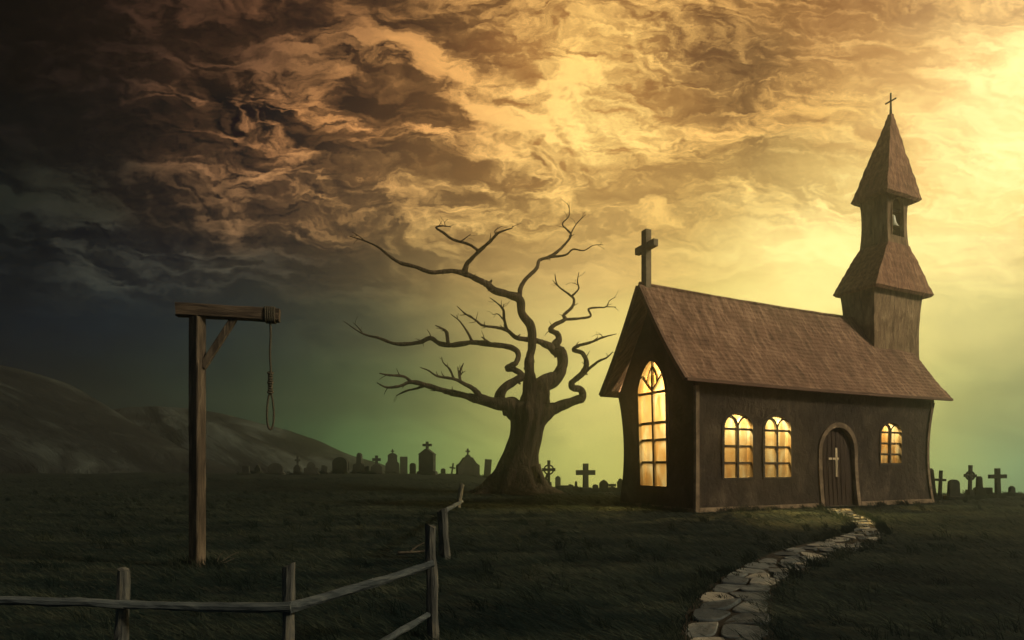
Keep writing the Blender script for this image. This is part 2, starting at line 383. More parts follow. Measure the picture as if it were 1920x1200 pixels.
# ------------------------------------------------------------------ mesh helpers
class MB:
    def __init__(self):
        self.v = []
        self.f = []

    def add(self, verts, faces):
        o = len(self.v)
        self.v += [tuple(p) for p in verts]
        self.f += [tuple(i + o for i in f) for f in faces]

    def box(self, c, s, rot=None, jit=0.0):
        R = rot or Matrix.Identity(3)
        vs = []
        for dx in (-1, 1):
            for dy in (-1, 1):
                for dz in (-1, 1):
                    p = R @ Vector((dx * s[0] / 2, dy * s[1] / 2, dz * s[2] / 2)) + Vector(c)
                    if jit:
                        p += Vector((random.uniform(-jit, jit), random.uniform(-jit, jit), random.uniform(-jit, jit)))
                    vs.append(p)
        self.add(vs, [(0, 1, 3, 2), (4, 6, 7, 5), (0, 4, 5, 1), (2, 3, 7, 6), (0, 2, 6, 4), (1, 5, 7, 3)])

    def rings(self, rings, close=True, cap0=True, cap1=True):
        n = len(rings[0])
        o = len(self.v)
        for r in rings:
            self.v += [tuple(p) for p in r]
        for i in range(len(rings) - 1):
            for k in range(n if close else n - 1):
                k2 = (k + 1) % n
                self.f.append((o + i * n + k, o + i * n + k2, o + (i + 1) * n + k2, o + (i + 1) * n + k))
        if cap0:
            self.f.append(tuple(o + k for k in reversed(range(n))))
        if cap1:
            e = o + (len(rings) - 1) * n
            self.f.append(tuple(e + k for k in range(n)))

    def tube(self, pts, rad, sides=8, wob=0.0, sq=False):
        pts = [Vector(p) for p in pts]
        up = None
        rings = []
        for i, p in enumerate(pts):
            t = (pts[min(i + 1, len(pts) - 1)] - pts[max(i - 1, 0)]).normalized()
            if up is None:
                up = Vector((0, 1, 0)) if abs(t.y) < 0.9 else Vector((1, 0, 0))
            a = (up - t * up.dot(t)).normalized()
            b = t.cross(a)
            up = a
            r = rad[i] if hasattr(rad, '__len__') else rad
            ring = []
            for k in range(sides):
                th = 2 * math.pi * (k + 0.5) / sides
                rr = r * (1 + (wob * mnoise.noise((p * 3.1 / max(r * 12, .4)) + Vector((k * 1.7, k * .6, 0))) if wob else 0))
                ring.append(p + a * (math.cos(th) * rr) + b * (math.sin(th) * rr))
            rings.append(ring)
        self.rings(rings)

    def prism(self, poly, y0, y1, mapf=None):
        """poly: list of (x, z), extruded from y0 to y1"""
        n = len(poly)
        f = mapf or (lambda x, y, z: (x, y, z))
        vs = [f(x, y0, z) for x, z in poly] + [f(x, y1, z) for x, z in poly]
        fs = [tuple(range(n)), tuple(reversed(range(n, 2 * n)))]
        for k in range(n):
            k2 = (k + 1) % n
            fs.append((k, n + k, n + k2, k2))
        self.add(vs, fs)

    def build(self, name, mat, parent=None, smooth=False, bevel=0.0, auto=False):
        me = bpy.data.meshes.new(name)
        me.from_pydata(self.v, [], self.f)
        bm = bmesh.new()
        bm.from_mesh(me)
        if bevel:
            ed = [e for e in bm.edges if len(e.link_faces) == 2 and e.calc_face_angle(0) > 0.6]
            bmesh.ops.bevel(bm, geom=ed, offset=bevel, segments=2, profile=0.6, affect='EDGES', clamp_overlap=True)
        bmesh.ops.recalc_face_normals(bm, faces=bm.faces)
        bm.to_mesh(me)
        bm.free()
        for p in me.polygons:
            p.use_smooth = smooth
        me.materials.append(mat)
        o = bpy.data.objects.new(name, me)
        COL.objects.link(o)
        if parent:
            o.parent = parent
        return o


def thing(name, label, cat, loc, rz=0.0, group=None):
    o = bpy.data.objects.new(name, None)
    COL.objects.link(o)
    o.empty_display_size = 0.2
    o.location = loc
    o.rotation_euler = (0, 0, rz)
    tag(o, label, cat, group)
    return o


def tag(o, label=None, cat=None, group=None, kind=None):
    if label: o['label'] = label
    if cat: o['category'] = cat
    if group: o['group'] = group
    if kind: o['kind'] = kind
    return o


def ss(a, b, x):
    t = min(1, max(0, (x - a) / (b - a)))
    return t * t * (3 - 2 * t)


def catmull(pts, n=5):
    out = []
    P = [Vector(p) for p in pts]
    for i in range(len(P) - 1):
        p0 = P[max(i - 1, 0)]; p1 = P[i]; p2 = P[i + 1]; p3 = P[min(i + 2, len(P) - 1)]
        for k in range(n):
            t = k / n
            out.append(0.5 * ((2 * p1) + (p2 - p0) * t + (2 * p0 - 5 * p1 + 4 * p2 - p3) * t * t + (3 * p1 - p0 - 3 * p2 + p3) * t ** 3))
    out.append(P[-1])
    return out


def at(px, py, d):
    return Vector(((px - CX) * d / F, d, CAMH - (py - HY) * d / F))


# ------------------------------------------------------------------ ground
def ground_z(x, y):
    bank = 0.62 * ss(27, 37, y) * (1 - ss(-4.5, 0.5, x))
    yc = 45 + (31.0 - 45) * ss(-1.2, 0.8, x) + (25 - 31.0) * ss(9, 17, x)
    fall = 0.0
    if y > yc:
        q = y - yc
        fall = 0.065 * q * min(1, q / 8)
    und = 0.05 * mnoise.noise(Vector((x * 0.16, y * 0.16, 3.3))) * ss(3, 9, y) * (1 - 0.5 * ss(8, 14, x))
    lump = 0.16 * max(0, mnoise.noise(Vector((x * 0.55, y * 0.3, 9.1)))) * ss(29, 36, y) * (1 - ss(-4.5, 0.5, x))
    return bank - fall + und + lump


def axis(lo, hi, d0, grow):
    pos = [0.0]; s = d0
    while pos[-1] < hi:
        pos.append(pos[-1] + s); s *= grow
    neg = [0.0]; s = d0
    while neg[-1] > lo:
        neg.append(neg[-1] - s); s *= grow
    return sorted(set(neg + pos))


gx = axis(-132, 132, 0.22, 1.022)
gy = axis(-12, 132, 0.22, 1.016)
gb = MB()
gb.v = [(x, y, ground_z(x, y)) for y in gy for x in gx]
nx = len(gx)
gb.f = [(j * nx + i, j * nx + i + 1, (j + 1) * nx + i + 1, (j + 1) * nx + i) for j in range(len(gy) - 1) for i in range(nx - 1)]
tag(gb.build('ground', M['ground'], smooth=True), kind='structure')


# ------------------------------------------------------------------ hills
def hill(prof, d, front, back, seed, lump=0.5):
    """a grassy ridge: outline points give the crest height at distance d"""
    pr = [((px - CX) * d / F, CAMH - (py - HY) * d / F) for px, py in prof]
    xs = np.linspace(pr[0][0], pr[-1][0], 130)
    cz = np.interp(xs, [p[0] for p in pr], [p[1] for p in pr])
    k = np.exp(-np.linspace(-2, 2, 13) ** 2); k /= k.sum()
    cz = np.convolve(np.pad(cz, 6, mode='edge'), k, mode='valid')
    ts = np.linspace(-1, 1, 60)
    b = MB()
    for t in ts:
        for x, c in zip(xs, cz):
            y = d + (front * t if t < 0 else back * t)
            s = math.cos(t * math.pi / 2) ** 1.5 if abs(t) < 1 else 0
            n = lump * mnoise.fractal(Vector((x * 0.05 + y * 0.055 + seed, (y - x * 0.5) * 0.10, seed)), 1.0, 2.0, 4) * s * min(1, abs(t) * 3)
            z0 = -6.0
            b.v.append((x, y, z0 + (c - z0) * s + n))
    m = len(xs)
    b.f = [(j * m + i, j * m + i + 1, (j + 1) * m + i + 1, (j + 1) * m + i) for j in range(len(ts) - 1) for i in range(m - 1)]
    tag(b.build('hill', M['hill'], smooth=True), kind='structure')


hill([(-480, 690), (-300, 676), (-120, 676), (0, 683), (60, 700), (130, 742), (200, 785), (270, 815), (350, 848), (450, 890), (520, 960)], 64, 30, 34, 1.0, 1.6)
hill([(60, 860), (130, 800), (190, 773), (260, 765), (340, 764), (410, 773), (480, 792), (560, 818), (640, 848), (720, 878), (800, 930)], 88, 34, 30, 5.0, 2.0)
hill([(250, 870), (330, 812), (400, 790), (450, 812), (520, 842), (580, 870), (640, 915)], 74, 20, 20, 8.0, 1.2)

# ------------------------------------------------------------------ stone path
LEFT = [(1285, 1215), (1288, 1180), (1302, 1140), (1340, 1098), (1400, 1062), (1475, 1032), (1556, 1010), (1602, 994), (1596, 978), (1565, 966), (1540, 957)]
RIGHT = [(1445, 1215), (1442, 1180), (1440, 1140), (1455, 1100), (1508, 1068), (1570, 1044), (1634, 1018), (1654, 998), (1640, 978), (1612, 966), (1594, 957)]


def gnd(px, py):
    d = CAMH * F / (py - HY)
    return Vector(((px - CX) * d / F, d, 0))


cl = catmull([gnd(*p) for p in LEFT], 12)
cr_ = catmull([gnd(*p) for p in RIGHT], 12)
mid = [(a + b) / 2 for a, b in zip(cl, cr_)]
arc = [0.0]
for i in range(1, len(mid)):
    arc.append(arc[-1] + (mid[i] - mid[i - 1]).length)
PL = arc[-1]


def path_pt(s, w):
    s = min(max(s, 0), PL - 1e-4)
    i = max(0, min(len(arc) - 2, int(np.searchsorted(arc, s) - 1)))
    t = (s - arc[i]) / max(1e-6, arc[i + 1] - arc[i])
    a = cl[i].lerp(cl[i + 1], t); b = cr_[i].lerp(cr_[i + 1], t)
    p = a.lerp(b, w)
    p.z = ground_z(p.x, p.y)
    return p


pb = MB()
ns = 90
for i in range(ns + 1):
    for w in (-0.06, 0.25, 0.5, 0.75, 1.06):
        p = path_pt(PL * i / ns, w)
        pb.v.append((p.x, p.y, p.z + 0.006))
pb.f = [(i * 5 + k, i * 5 + k + 1, (i + 1) * 5 + k + 1, (i + 1) * 5 + k) for i in range(ns) for k in range(4)]
path = pb.build('path', M['soil'], smooth=True)
tag(path, kind='structure')
# irregular flagstones: Voronoi cells of jittered seeds along the path
seeds = []
s = 0.06
row = 0
WID = 0.66
while s < PL:
    n = 2 if (row % 3 != 1 or s < 1.8) else 3
    if s > 3.5:
        n += random.choice((0, 0, 1))
    off = random.uniform(-0.1, 0.1)
    for k in range(n):
        seeds.append((s + random.uniform(-0.12, 0.12), ((k + 0.5 + off) / n + random.uniform(-0.06, 0.06)) * WID))
    s += random.uniform(0.34, 0.52)
    row += 1
sb = MB()


def clip(poly, n, c):
    out = []
    for i in range(len(poly)):
        a, b = poly[i], poly[(i + 1) % len(poly)]
        da = a[0] * n[0] + a[1] * n[1] - c
        db = b[0] * n[0] + b[1] * n[1] - c
        if da <= 0: out.append(a)
        if (da < 0) != (db < 0):
            t = da / (da - db)
            out.append((a[0] + (b[0] - a[0]) * t, a[1] + (b[1] - a[1]) * t))
    return out


for i, (a, b) in enumerate(seeds):
    e0, e1 = random.uniform(-0.03, 0.05), random.uniform(-0.03, 0.05)
    poly = [(a - 0.5, e0), (a + 0.5, e0), (a + 0.5, WID - e1), (a - 0.5, WID - e1)]
    gap = random.uniform(0.014, 0.024)
    for j, (c, d) in enumerate(seeds):
        if i == j or abs(c - a) > 1.4: continue
        nx_, ny_ = c - a, d - b
        L = math.hypot(nx_, ny_)
        if L < 1e-5: continue
        nx_ /= L; ny_ /= L
        poly = clip(poly, (nx_, ny_), nx_ * (a + c) / 2 + ny_ * (b + d) / 2 - gap)
        if len(poly) < 3: break
    if len(poly) < 3: continue
    if a > 4.5 and random.random() < 0.18: continue
    # round the corners
    for _ in range(2):
        q = []
        for k in range(len(poly)):
            p0, p1 = poly[k], poly[(k + 1) % len(poly)]
            q += [(p0[0] * .82 + p1[0] * .18, p0[1] * .82 + p1[1] * .18), (p0[0] * .18 + p1[0] * .82, p0[1] * .18 + p1[1] * .82)]
        poly = q
    cx_ = sum(p[0] for p in poly) / len(poly); cy_ = sum(p[1] for p in poly) / len(poly)
    tl = random.uniform(-0.012, 0.012); h = random.uniform(0.016, 0.032)
    rings = []
    for sc, hh in ((1.0, -0.03), (1.0, h * 0.55), (0.97, h * 0.9), (0.92, h), (0.5, h - 0.002)):
        r = []
        for p in poly:
            u_, w_ = cx_ + (p[0] - cx_) * sc, cy_ + (p[1] - cy_) * sc
            P = path_pt(u_, w_ / WID)
            r.append((P.x, P.y, P.z + hh + (tl * (p[1] - cy_) / 0.15 if hh > 0 else 0)))
        rings.append(r)
    sb.rings(rings)
stones = sb.build('path', M['stone'])
tag(stones, kind='structure')

# ------------------------------------------------------------------ church
YAW = math.atan2(0.42, 0.907)
A0 = Vector((4.98, 15.9, 0.0))
LEN, WD, EAVE, RIDGE = 10.4, 3.34, 3.5, 6.45
OV, T0, T1 = 0.30, -0.62, 11.1
church = thing('church', 'small crooked brown church with glowing amber windows and a bell tower', 'church', A0, YAW)


def fl(z):
    q = (z - 1.7) / 1.7
    return 0.11 * min(1.2, q * q) - 0.02


def map_side(a, z, dep):
    f = fl(min(z, 3.5))
    return (a + f * (2 * a / LEN - 1), -(dep + f), z)


def map_gable(r, z, dep):
    f = fl(min(z, 3.5))
    return (-(dep + f), r + f * (2 * r / WD - 1), z)


def map_back(a, z, dep):
    f = fl(min(z, 3.5))
    return (a + f * (2 * a / LEN - 1), WD + dep + f, z)


def map_end(r, z, dep):
    f = fl(min(z, 3.5))
    return (LEN + dep + f, r + f * (2 * r / WD - 1), z)


def inside(poly, x, y):
    c = False
    n = len(poly)
    for i in range(n):
        x1, y1 = poly[i]; x2, y2 = poly[(i + 1) % n]
        if (y1 > y) != (y2 > y) and x < (x2 - x1) * (y - y1) / (y2 - y1) + x1:
            c = not c
    return c


def dens_poly(poly, step):
    out = []
    n = len(poly)
    for i in range(n):
        a, b = poly[i], poly[(i + 1) % n]
        k = max(1, int(math.hypot(b[0] - a[0], b[1] - a[1]) / step))
        for j in range(k):
            out.append((a[0] + (b[0] - a[0]) * j / k, a[1] + (b[1] - a[1]) * j / k))
    return out


def panel(outline, holes, mapf, name, mat, parent, thick=0.22, step=0.28, inner=None):
    loops = [dens_poly(outline, step)] + [dens_poly(h, step) for h in holes]
    pts, edges = [], []
    for lp in loops:
        o = len(pts)
        pts += lp
        edges += [(o + i, o + (i + 1) % len(lp)) for i in range(len(lp))]
    nb = len(pts)
    xs = [p[0] for p in outline]; zs = [p[1] for p in outline]
    x = min(xs) + step
    while x < max(xs):
        z = min(zs) + step
        while z < max(zs):
            if inside(outline, x, z) and not any(inside(h, x, z) for h in holes):
                pts.append((x, z))
            z += step
        x += step
    V, E, Fc, *_ = delaunay_2d_cdt([Vector(p) for p in pts], edges, [], 0, 1e-5)
    fs = []
    for f in Fc:
        cx = sum(V[i].x for i in f) / len(f); cz = sum(V[i].y for i in f) / len(f)
        if inside(outline, cx, cz) and not any(inside(h, cx, cz) for h in holes):
            fs.append(tuple(f))
    b = MB()
    n = len(V)
    b.v = [mapf(p.x, p.y, 0.0) for p in V] + [mapf(p.x, p.y, -thick) for p in V]
    b.f = list(fs) + [tuple(reversed([i + n for i in f])) for f in fs]
    cnt = {}
    for f in fs:
        for i in range(len(f)):
            e = (f[i], f[(i + 1) % len(f)])
            cnt[tuple(sorted(e))] = cnt.get(tuple(sorted(e)), 0) + 1
    for e, c in cnt.items():
        if c == 1:
            b.f.append((e[0], e[1], e[1] + n, e[0] + n))
    o = b.build(name, mat, parent)
    if inner:
        o.data.materials.append(inner)
        nf = len(fs)
        for i, p in enumerate(o.data.polygons):
            if nf <= i < 2 * nf:
                p.material_index = 1
    return o


def arch(x0, x1, z0, zs, zt, n=14, pointed=False):
    """closed outline of an arched opening"""
    c, h = (x0 + x1) / 2, (x1 - x0) / 2
    pts = [(x0, z0), (x1, z0)]
    if pointed:
        for i in range(n + 1):
            t = i / n
            pts.append((c + h * math.cos(t * math.pi / 2) ** 1.25, zs + (zt - zs) * math.sin(t * math.pi / 2) ** 1.1))
        for i in range(n - 1, -1, -1):
            t = i / n
            pts.append((c - h * math.cos(t * math.pi / 2) ** 1.25, zs + (zt - zs) * math.sin(t * math.pi / 2) ** 1.1))
    else:
        for i in range(n + 1):
            th = math.pi * i / n
            pts.append((c + h * math.cos(th), zs + (zt - zs) * math.sin(th)))
    return pts


def bar(b, line, wid, d0, d1, mapf, closed=False):
    """rectangular bar along a 2D polyline on a wall"""
    n = len(line)
    rings = []
    for i, p in enumerate(line):
        if closed:
            a, c = line[i - 1], line[(i + 1) % n]
        else:
            a, c = line[max(i - 1, 0)], line[min(i + 1, n - 1)]
        tx, tz = c[0] - a[0], c[1] - a[1]
        L = math.hypot(tx, tz) or 1
        nx_, nz_ = -tz / L * wid / 2, tx / L * wid / 2
        rings.append([mapf(p[0] + nx_, p[1] + nz_, d0), mapf(p[0] + nx_, p[1] + nz_, d1),
                      mapf(p[0] - nx_, p[1] - nz_, d1), mapf(p[0] - nx_, p[1] - nz_, d0)])
    if closed:
        rings.append(rings[0])
    b.rings(rings, cap0=not closed, cap1=not closed)


SIDE_WIN = [(0.98, 2.14, 0.92, 2.36, 2.80), (2.53, 3.68, 0.92, 2.36, 2.79), (7.78, 8.92, 1.33, 2.36, 2.74)]
DOOR = (4.98, 6.50, -0.02, 1.72, 2.48)
LANCET = (1.12, 2.42, 0.66, 3.35, 4.45)
GABLE_TOP = RIDGE - 0.10

holes = [arch(*w) for w in SIDE_WIN] + [arch(*DOOR)]
holes[3] = [(x, max(z, 0.02)) for x, z in holes[3]]
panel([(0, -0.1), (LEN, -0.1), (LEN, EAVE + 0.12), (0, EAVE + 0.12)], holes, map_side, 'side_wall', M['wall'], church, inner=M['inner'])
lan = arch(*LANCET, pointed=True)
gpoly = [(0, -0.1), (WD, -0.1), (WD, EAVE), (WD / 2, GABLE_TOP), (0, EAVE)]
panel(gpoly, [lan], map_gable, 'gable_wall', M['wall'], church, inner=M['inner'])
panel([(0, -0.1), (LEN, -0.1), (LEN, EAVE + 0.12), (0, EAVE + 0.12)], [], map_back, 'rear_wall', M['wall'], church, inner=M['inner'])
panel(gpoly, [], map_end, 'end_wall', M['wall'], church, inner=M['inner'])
fb = MB()
fb.box((LEN / 2, WD / 2, 0.02), (LEN - 0.3, WD - 0.3, 0.1))
fb.build('floor', M['inner'], church)


def small_arcs(x0, x1, zs, rise):
    out = []
    c = (x0 + x1) / 2
    for a, b in ((x0, c), (c, x1)):
        out.append([((a + b) / 2 - (b - a) / 2 * math.cos(math.pi * i / 12), zs + rise * math.sin(math.pi * i / 12)) for i in range(13)])
    return out


def make_window(outline, bars, mapf, label=None):
    b = MB()
    bar(b, outline, 0.10, -0.16, 0.015, mapf, closed=True)
    for ln, wd in bars:
        bar(b, ln, wd, -0.087, -0.02, mapf)
    w = b.build('window', M['lead'], church)
    if label: w['label'] = label
    p = MB()
    n = len(outline)
    p.v = [mapf(x, z, -0.09) for x, z in outline] 
    p.f = [tuple(range(n))]
    p.build('pane', M['glass'], w)
    return w


for (x0, x1, z0, zs, zt) in SIDE_WIN:
    c = (x0 + x1) / 2
    H = zt - z0
    bars = [([(c, z0), (c, zs + 0.02)], 0.085)]
    for fz in (0.743, 0.486, 0.233):
        bars.append(([(x0, z0 + fz * H), (x1, z0 + fz * H)], 0.06))
    for ar in small_arcs(x0 + 0.02, x1 - 0.02, z0 + 0.745 * H, H * 0.185):
        bars.append((ar, 0.06))
    make_window(arch(x0, x1, z0, zs, zt), bars, map_side,
                'small double arched window beside the church door' if x0 > 5 else None)
x0, x1, z0, zs, zt = LANCET
c = (x0 + x1) / 2
bars = [([(c, z0), (c, 3.95)], 0.085)]
for z in (3.45, 2.56, 2.05, 1.38):
    bars.append(([(x0, z), (x1, z)], 0.075))
bars.append(([(c, 3.95), (c, 4.40)], 0.05))
for sg in (-1, 1):
    bars.append(([(c, 3.52), (c + sg * 0.10, 3.60), (c + sg * 0.26, 3.78), (c + sg * 0.47, 4.02)], 0.055))
    bars.append(([(c + sg * 0.22, 3.75), (c + sg * 0.17, 3.98), (c, 4.25)], 0.045))
make_window(lan, bars, map_gable, 'tall pointed window with nine panes in the church gable')

# door
db = MB()
dp = [(x, max(z, 0.03)) for x, z in arch(DOOR[0], DOOR[1], 0.03, DOOR[3], DOOR[4])]
vs = [map_side(x, z, -0.10) for x, z in dp] + [map_side(x, z, -0.17) for x, z in dp]
n = len(dp)
db.add(vs, [tuple(range(n)), tuple(reversed(range(n, 2 * n)))] + [(k, n + k, n + (k + 1) % n, (k + 1) % n) for k in range(n)])
k = DOOR[0] + 0.19
while k < DOOR[1] - 0.1:
    top = DOOR[3] + (DOOR[4] - DOOR[3]) * math.sqrt(max(0, 1 - ((k - 5.74) / 0.76) ** 2)) - 0.05
    bar(db, [(k, 0.05), (k, top)], 0.018, -0.105, -0.092, map_side)
    k += 0.19
door = db.build('door', M['door'], church)
cb = MB()
bar(cb, [(5.74, 0.93), (5.74, 1.84)], 0.085, -0.095, -0.05, map_side)
bar(cb, [(5.40, 1.50), (6.08, 1.50)], 0.065, -0.093, -0.052, map_side)
cb.build('door_cross', M['gilt'], door)
sbm = MB()
arc_line = [(DOOR[0] - 0.07, 0.0)] + [(DOOR[0] - 0.07, 0.25 * i) for i in range(1, 7)]
for i in range(19):
    th = math.pi - math.pi * i / 18
    arc_line.append((5.74 + (0.76 + 0.07) * math.cos(th), DOOR[3] + (DOOR[4] - DOOR[3] + 0.07) * math.sin(th)))
arc_line += [(DOOR[1] + 0.07, 0.25 * i) for i in range(6, 0, -1)] + [(DOOR[1] + 0.07, 0.0)]
bar(sbm, arc_line, 0.15, -0.10, 0.035, map_side)
sbm.build('door_surround', M['trim'], church)


# corner posts and plinth
def corner(mx, a):
    b = MB()
    bar(b, [(a, 0.02 + 0.18 * i) for i in range(20)], 0.13, -0.05, 0.045, mx)
    b.build('corner_trim', M['trim'], church, bevel=0.012)


corner(map_side, 0.03)
corner(map_side, LEN - 0.07)
for s0, s1 in ((0.10, DOOR[0] - 0.15), (DOOR[1] + 0.15, LEN - 0.14)):
    b = MB()
    n = max(2, int((s1 - s0) / 0.4))
    bar(b, [(s0 + (s1 - s0) * i / n, 0.07) for i in range(n + 1)], 0.14, -0.05, 0.045, map_side)
    b.build('plinth', M['trim'], church, bevel=0.012)
b = MB()
bar(b, [(0.1 + (WD - 0.1) * i / 8, 0.06) for i in range(9)], 0.12, -0.05, 0.03, map_gable)
b.build('plinth', M['trim'], church, bevel=0.012)


# roof: two shingled slabs with a slightly swaying ridge and flared eaves
def roof_pt(t, q, side, lift=0.0):
    """q: 0 ridge .. 1 eave"""
    w = q * (WD / 2 + OV)
    sag = -0.06 * math.sin(math.pi * min(1, max(0, (t - T0) / (T1 - T0)))) + 0.03
    z = RIDGE + 0.04 - (RIDGE - EAVE + 0.02) * (q + 0.045 * math.sin(q * math.pi) ) + sag * (1 - 0.4 * q)
    n = Vector((0, -side * 0.835, 0.55))
    p = Vector((t, WD / 2 - side * w, z)) + n * lift
    return p


rb = MB()
NT_, NQ = 130, 84
for side in (1, -1):
    rings = []
    top, bot = [], []
    for i in range(NT_ + 1):
        t = T0 + (T1 - T0) * i / NT_
        if side == 1:
            pass
        tr, br = [], []
        for j in range(NQ + 1):
            q = j / NQ
            course = (q * 21 + 0.25 * mnoise.noise(Vector((t * 1.1, q * 3, side)))) % 1.0
            tilt = 0.55 * (q - 0.5)     # courses wave a little
            li = 0.07 + 0.022 * course + 0.018 * mnoise.noise(Vector((t * 3.2, q * 11, side * 4))) + 0.03 * mnoise.noise(Vector((t * 0.8, q * 2.0, side * 7)))
            edge = 0.02 * mnoise.noise(Vector((q * 14, i * 0.01, 2))) if i in (0, NT_) else 0
            tr.append(roof_pt(t + edge, q, side, li))
            br.append(roof_pt(t + edge, q, side, -0.02))
        top.append(tr); bot.append(br)
    o = len(rb.v)
    m = NQ + 1
    for r in top: rb.v += [tuple(p) for p in r]
    o2 = len(rb.v)
    for r in bot: rb.v += [tuple(p) for p in r]
    for i in range(NT_):
        for j in range(NQ):
            rb.f.append((o + i * m + j, o + (i + 1) * m + j, o + (i + 1) * m + j + 1, o + i * m + j + 1))
            rb.f.append((o2 + i * m + j, o2 + i * m + j + 1, o2 + (i + 1) * m + j + 1, o2 + (i + 1) * m + j))
        rb.f.append((o + i * m + NQ, o + (i + 1) * m + NQ, o2 + (i + 1) * m + NQ, o2 + i * m + NQ))
    for j in range(NQ):
        for i in (0, NT_):
            rb.f.append((o + i * m + j, o + i * m + j + 1, o2 + i * m + j + 1, o2 + i * m + j))
roof = rb.build('roof', M['roof'], church, smooth=False)
cap = MB()
cap.tube([roof_pt(T0 + 0.01 + (T1 - T0 - 0.02) * i / 24, 0, 1, 0) + Vector((0, 0, 0.09)) for i in range(25)], 0.055, 8, 0.3)
cap.build('ridge_cap', M['roof'], roof, smooth=True)
for side in (1, -1):
    b = MB()
    pts = [roof_pt(T0 + (T1 - T0) * i / 40, 1.0, side, 0.03) + Vector((0, -side * 0.012, 0.0)) for i in range(41)]
    b.tube(pts, 0.058, 4)
    b.build('fascia', M['fascia'], roof)
    b = MB()
    pts = [roof_pt(T0, j / 24, side, 0.03) + Vector((-0.012, 0, 0)) for j in range(25)]
    b.tube(pts, 0.075, 4)
    b.build('verge_board', M['fascia'], roof)

# gable cross
gc = MB()
cz0 = RIDGE + 0.02
gcx = -0.36
gc.box((gcx, WD / 2, cz0 + 0.87), (0.20, 0.23, 1.74))
gc.box((gcx, WD / 2 + 0.28, cz0 + 1.24), (0.17, 0.33, 0.21))
gc.box((gcx, WD / 2 - 0.28, cz0 + 1.24), (0.17, 0.33, 0.21))
gc.build('gable_cross', M['cross'], church, bevel=0.02)


# ---- tower: rectangular plan in (t, w) with w counted from the ridge towards the viewer
def RW(t, w, z):
    return Vector((t, WD / 2 - w, z))


def rect_ring(t0, t1, w0, w1, z, n=7):
    c = [(t0, w1), (t1, w1), (t1, w0), (t0, w0)]
    out = []
    for i in range(4):
        a, b = c[i], c[(i + 1) % 4]
        for k in range(n):
            out.append(RW(a[0] + (b[0] - a[0]) * k / n, a[1] + (b[1] - a[1]) * k / n, z))
    return out


def shaft(b, levels, rough=0.012, cap0=True, cap1=True):
    rings = []
    for lv in levels:
        r = rect_ring(*lv)
        rings.append([p + Vector((mnoise.noise(p * 2.3), mnoise.noise(p * 2.3 + Vector((9, 0, 0))), 0)) * rough for p in r])
    b.rings(rings, cap0=cap0, cap1=cap1)


LT0, LT1, LW0, LW1 = 8.8, 11.45, -0.43, 0.80
b = MB()
lv = []
for i in range(17):
    z = 0.0 if i == 0 else 4.2 + (7.55 - 4.2) * (i - 1) / 15
    q = max(0, (z - 4.2) / 3.35)
    e = 0.10 * ((q - 0.45) / 0.55) ** 2 - 0.06 if i else 0.04
    lv.append((LT0 - e, LT1 + e, LW0 - e, LW1 + e, z))
shaft(b, lv, 0.03)
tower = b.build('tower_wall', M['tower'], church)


def hip(name, lo, hi, mat, n=16, curve=0.12, thick=0.09):
    """sloping roof skirt from rectangle lo (eave) to rectangle hi, slightly concave"""
    b = MB()
    rings = []
    for inner in (0, 1):
        rr = []
        for i in range(n + 1):
            q = i / n
            s = q + curve * math.sin(q * math.pi)
            v = [lo[k] + (hi[k] - lo[k]) * s for k in range(4)]
            z = lo[4] + (hi[4] - lo[4]) * q
            step = 0.018 * (1 - (q * 9) % 1.0) if not inner else -0.06
            v = (v[0] - step, v[1] + step, v[2] - step, v[3] + step)
            zz = z if not inner else z - thick * (1 - q)
            rg = rect_ring(*v, zz, 9)
            if not inner:
                rg = [p + Vector((mnoise.noise(p * 2.7), mnoise.noise(p * 2.7 + Vector((5, 1, 0))), mnoise.noise(p * 3.1 + Vector((1, 7, 0))))) * 0.028 for p in rg]
            rr.append(rg)
        rings.append(rr)
    b.rings(list(reversed(rings[1])) + rings[0], cap0=True, cap1=True)
    return b.build(name, mat, church)


UT0, UT1, UW0, UW1 = 9.98, 11.12, -0.50, 0.50
hip('skirt_roof', (8.52, 11.78, -0.56, 1.03, 7.52), (UT0 - 0.04, UT1 + 0.04, UW0 - 0.04, UW1 + 0.04, 9.36), M['spire'], curve=-0.02)
# belfry: four corner piers and arched faces so the bell hangs in the open
BZ0, BZ1 = 9.20, 11.30


def bel_fl(z):
    q = (z - 10.25) / 1.0
    return 0.055 * q * q - 0.01


def face_map(side):
    tc_, wc = (UT0 + UT1) / 2, (UW0 + UW1) / 2
    ht, hw = (UT1 - UT0) / 2, (UW1 - UW0) / 2

    def f(a, z, dep):
        e = bel_fl(z)
        if side == 'near':
            return RW(tc_ + a * (ht + e), wc + hw + e + dep, z)
        if side == 'far':
            return RW(tc_ + a * (ht + e), wc - hw - e - dep, z)
        if side == 'left':
            return RW(tc_ - ht - e - dep, wc + a * (hw + e), z)
        return RW(tc_ + ht + e + dep, wc + a * (hw + e), z)
    return f


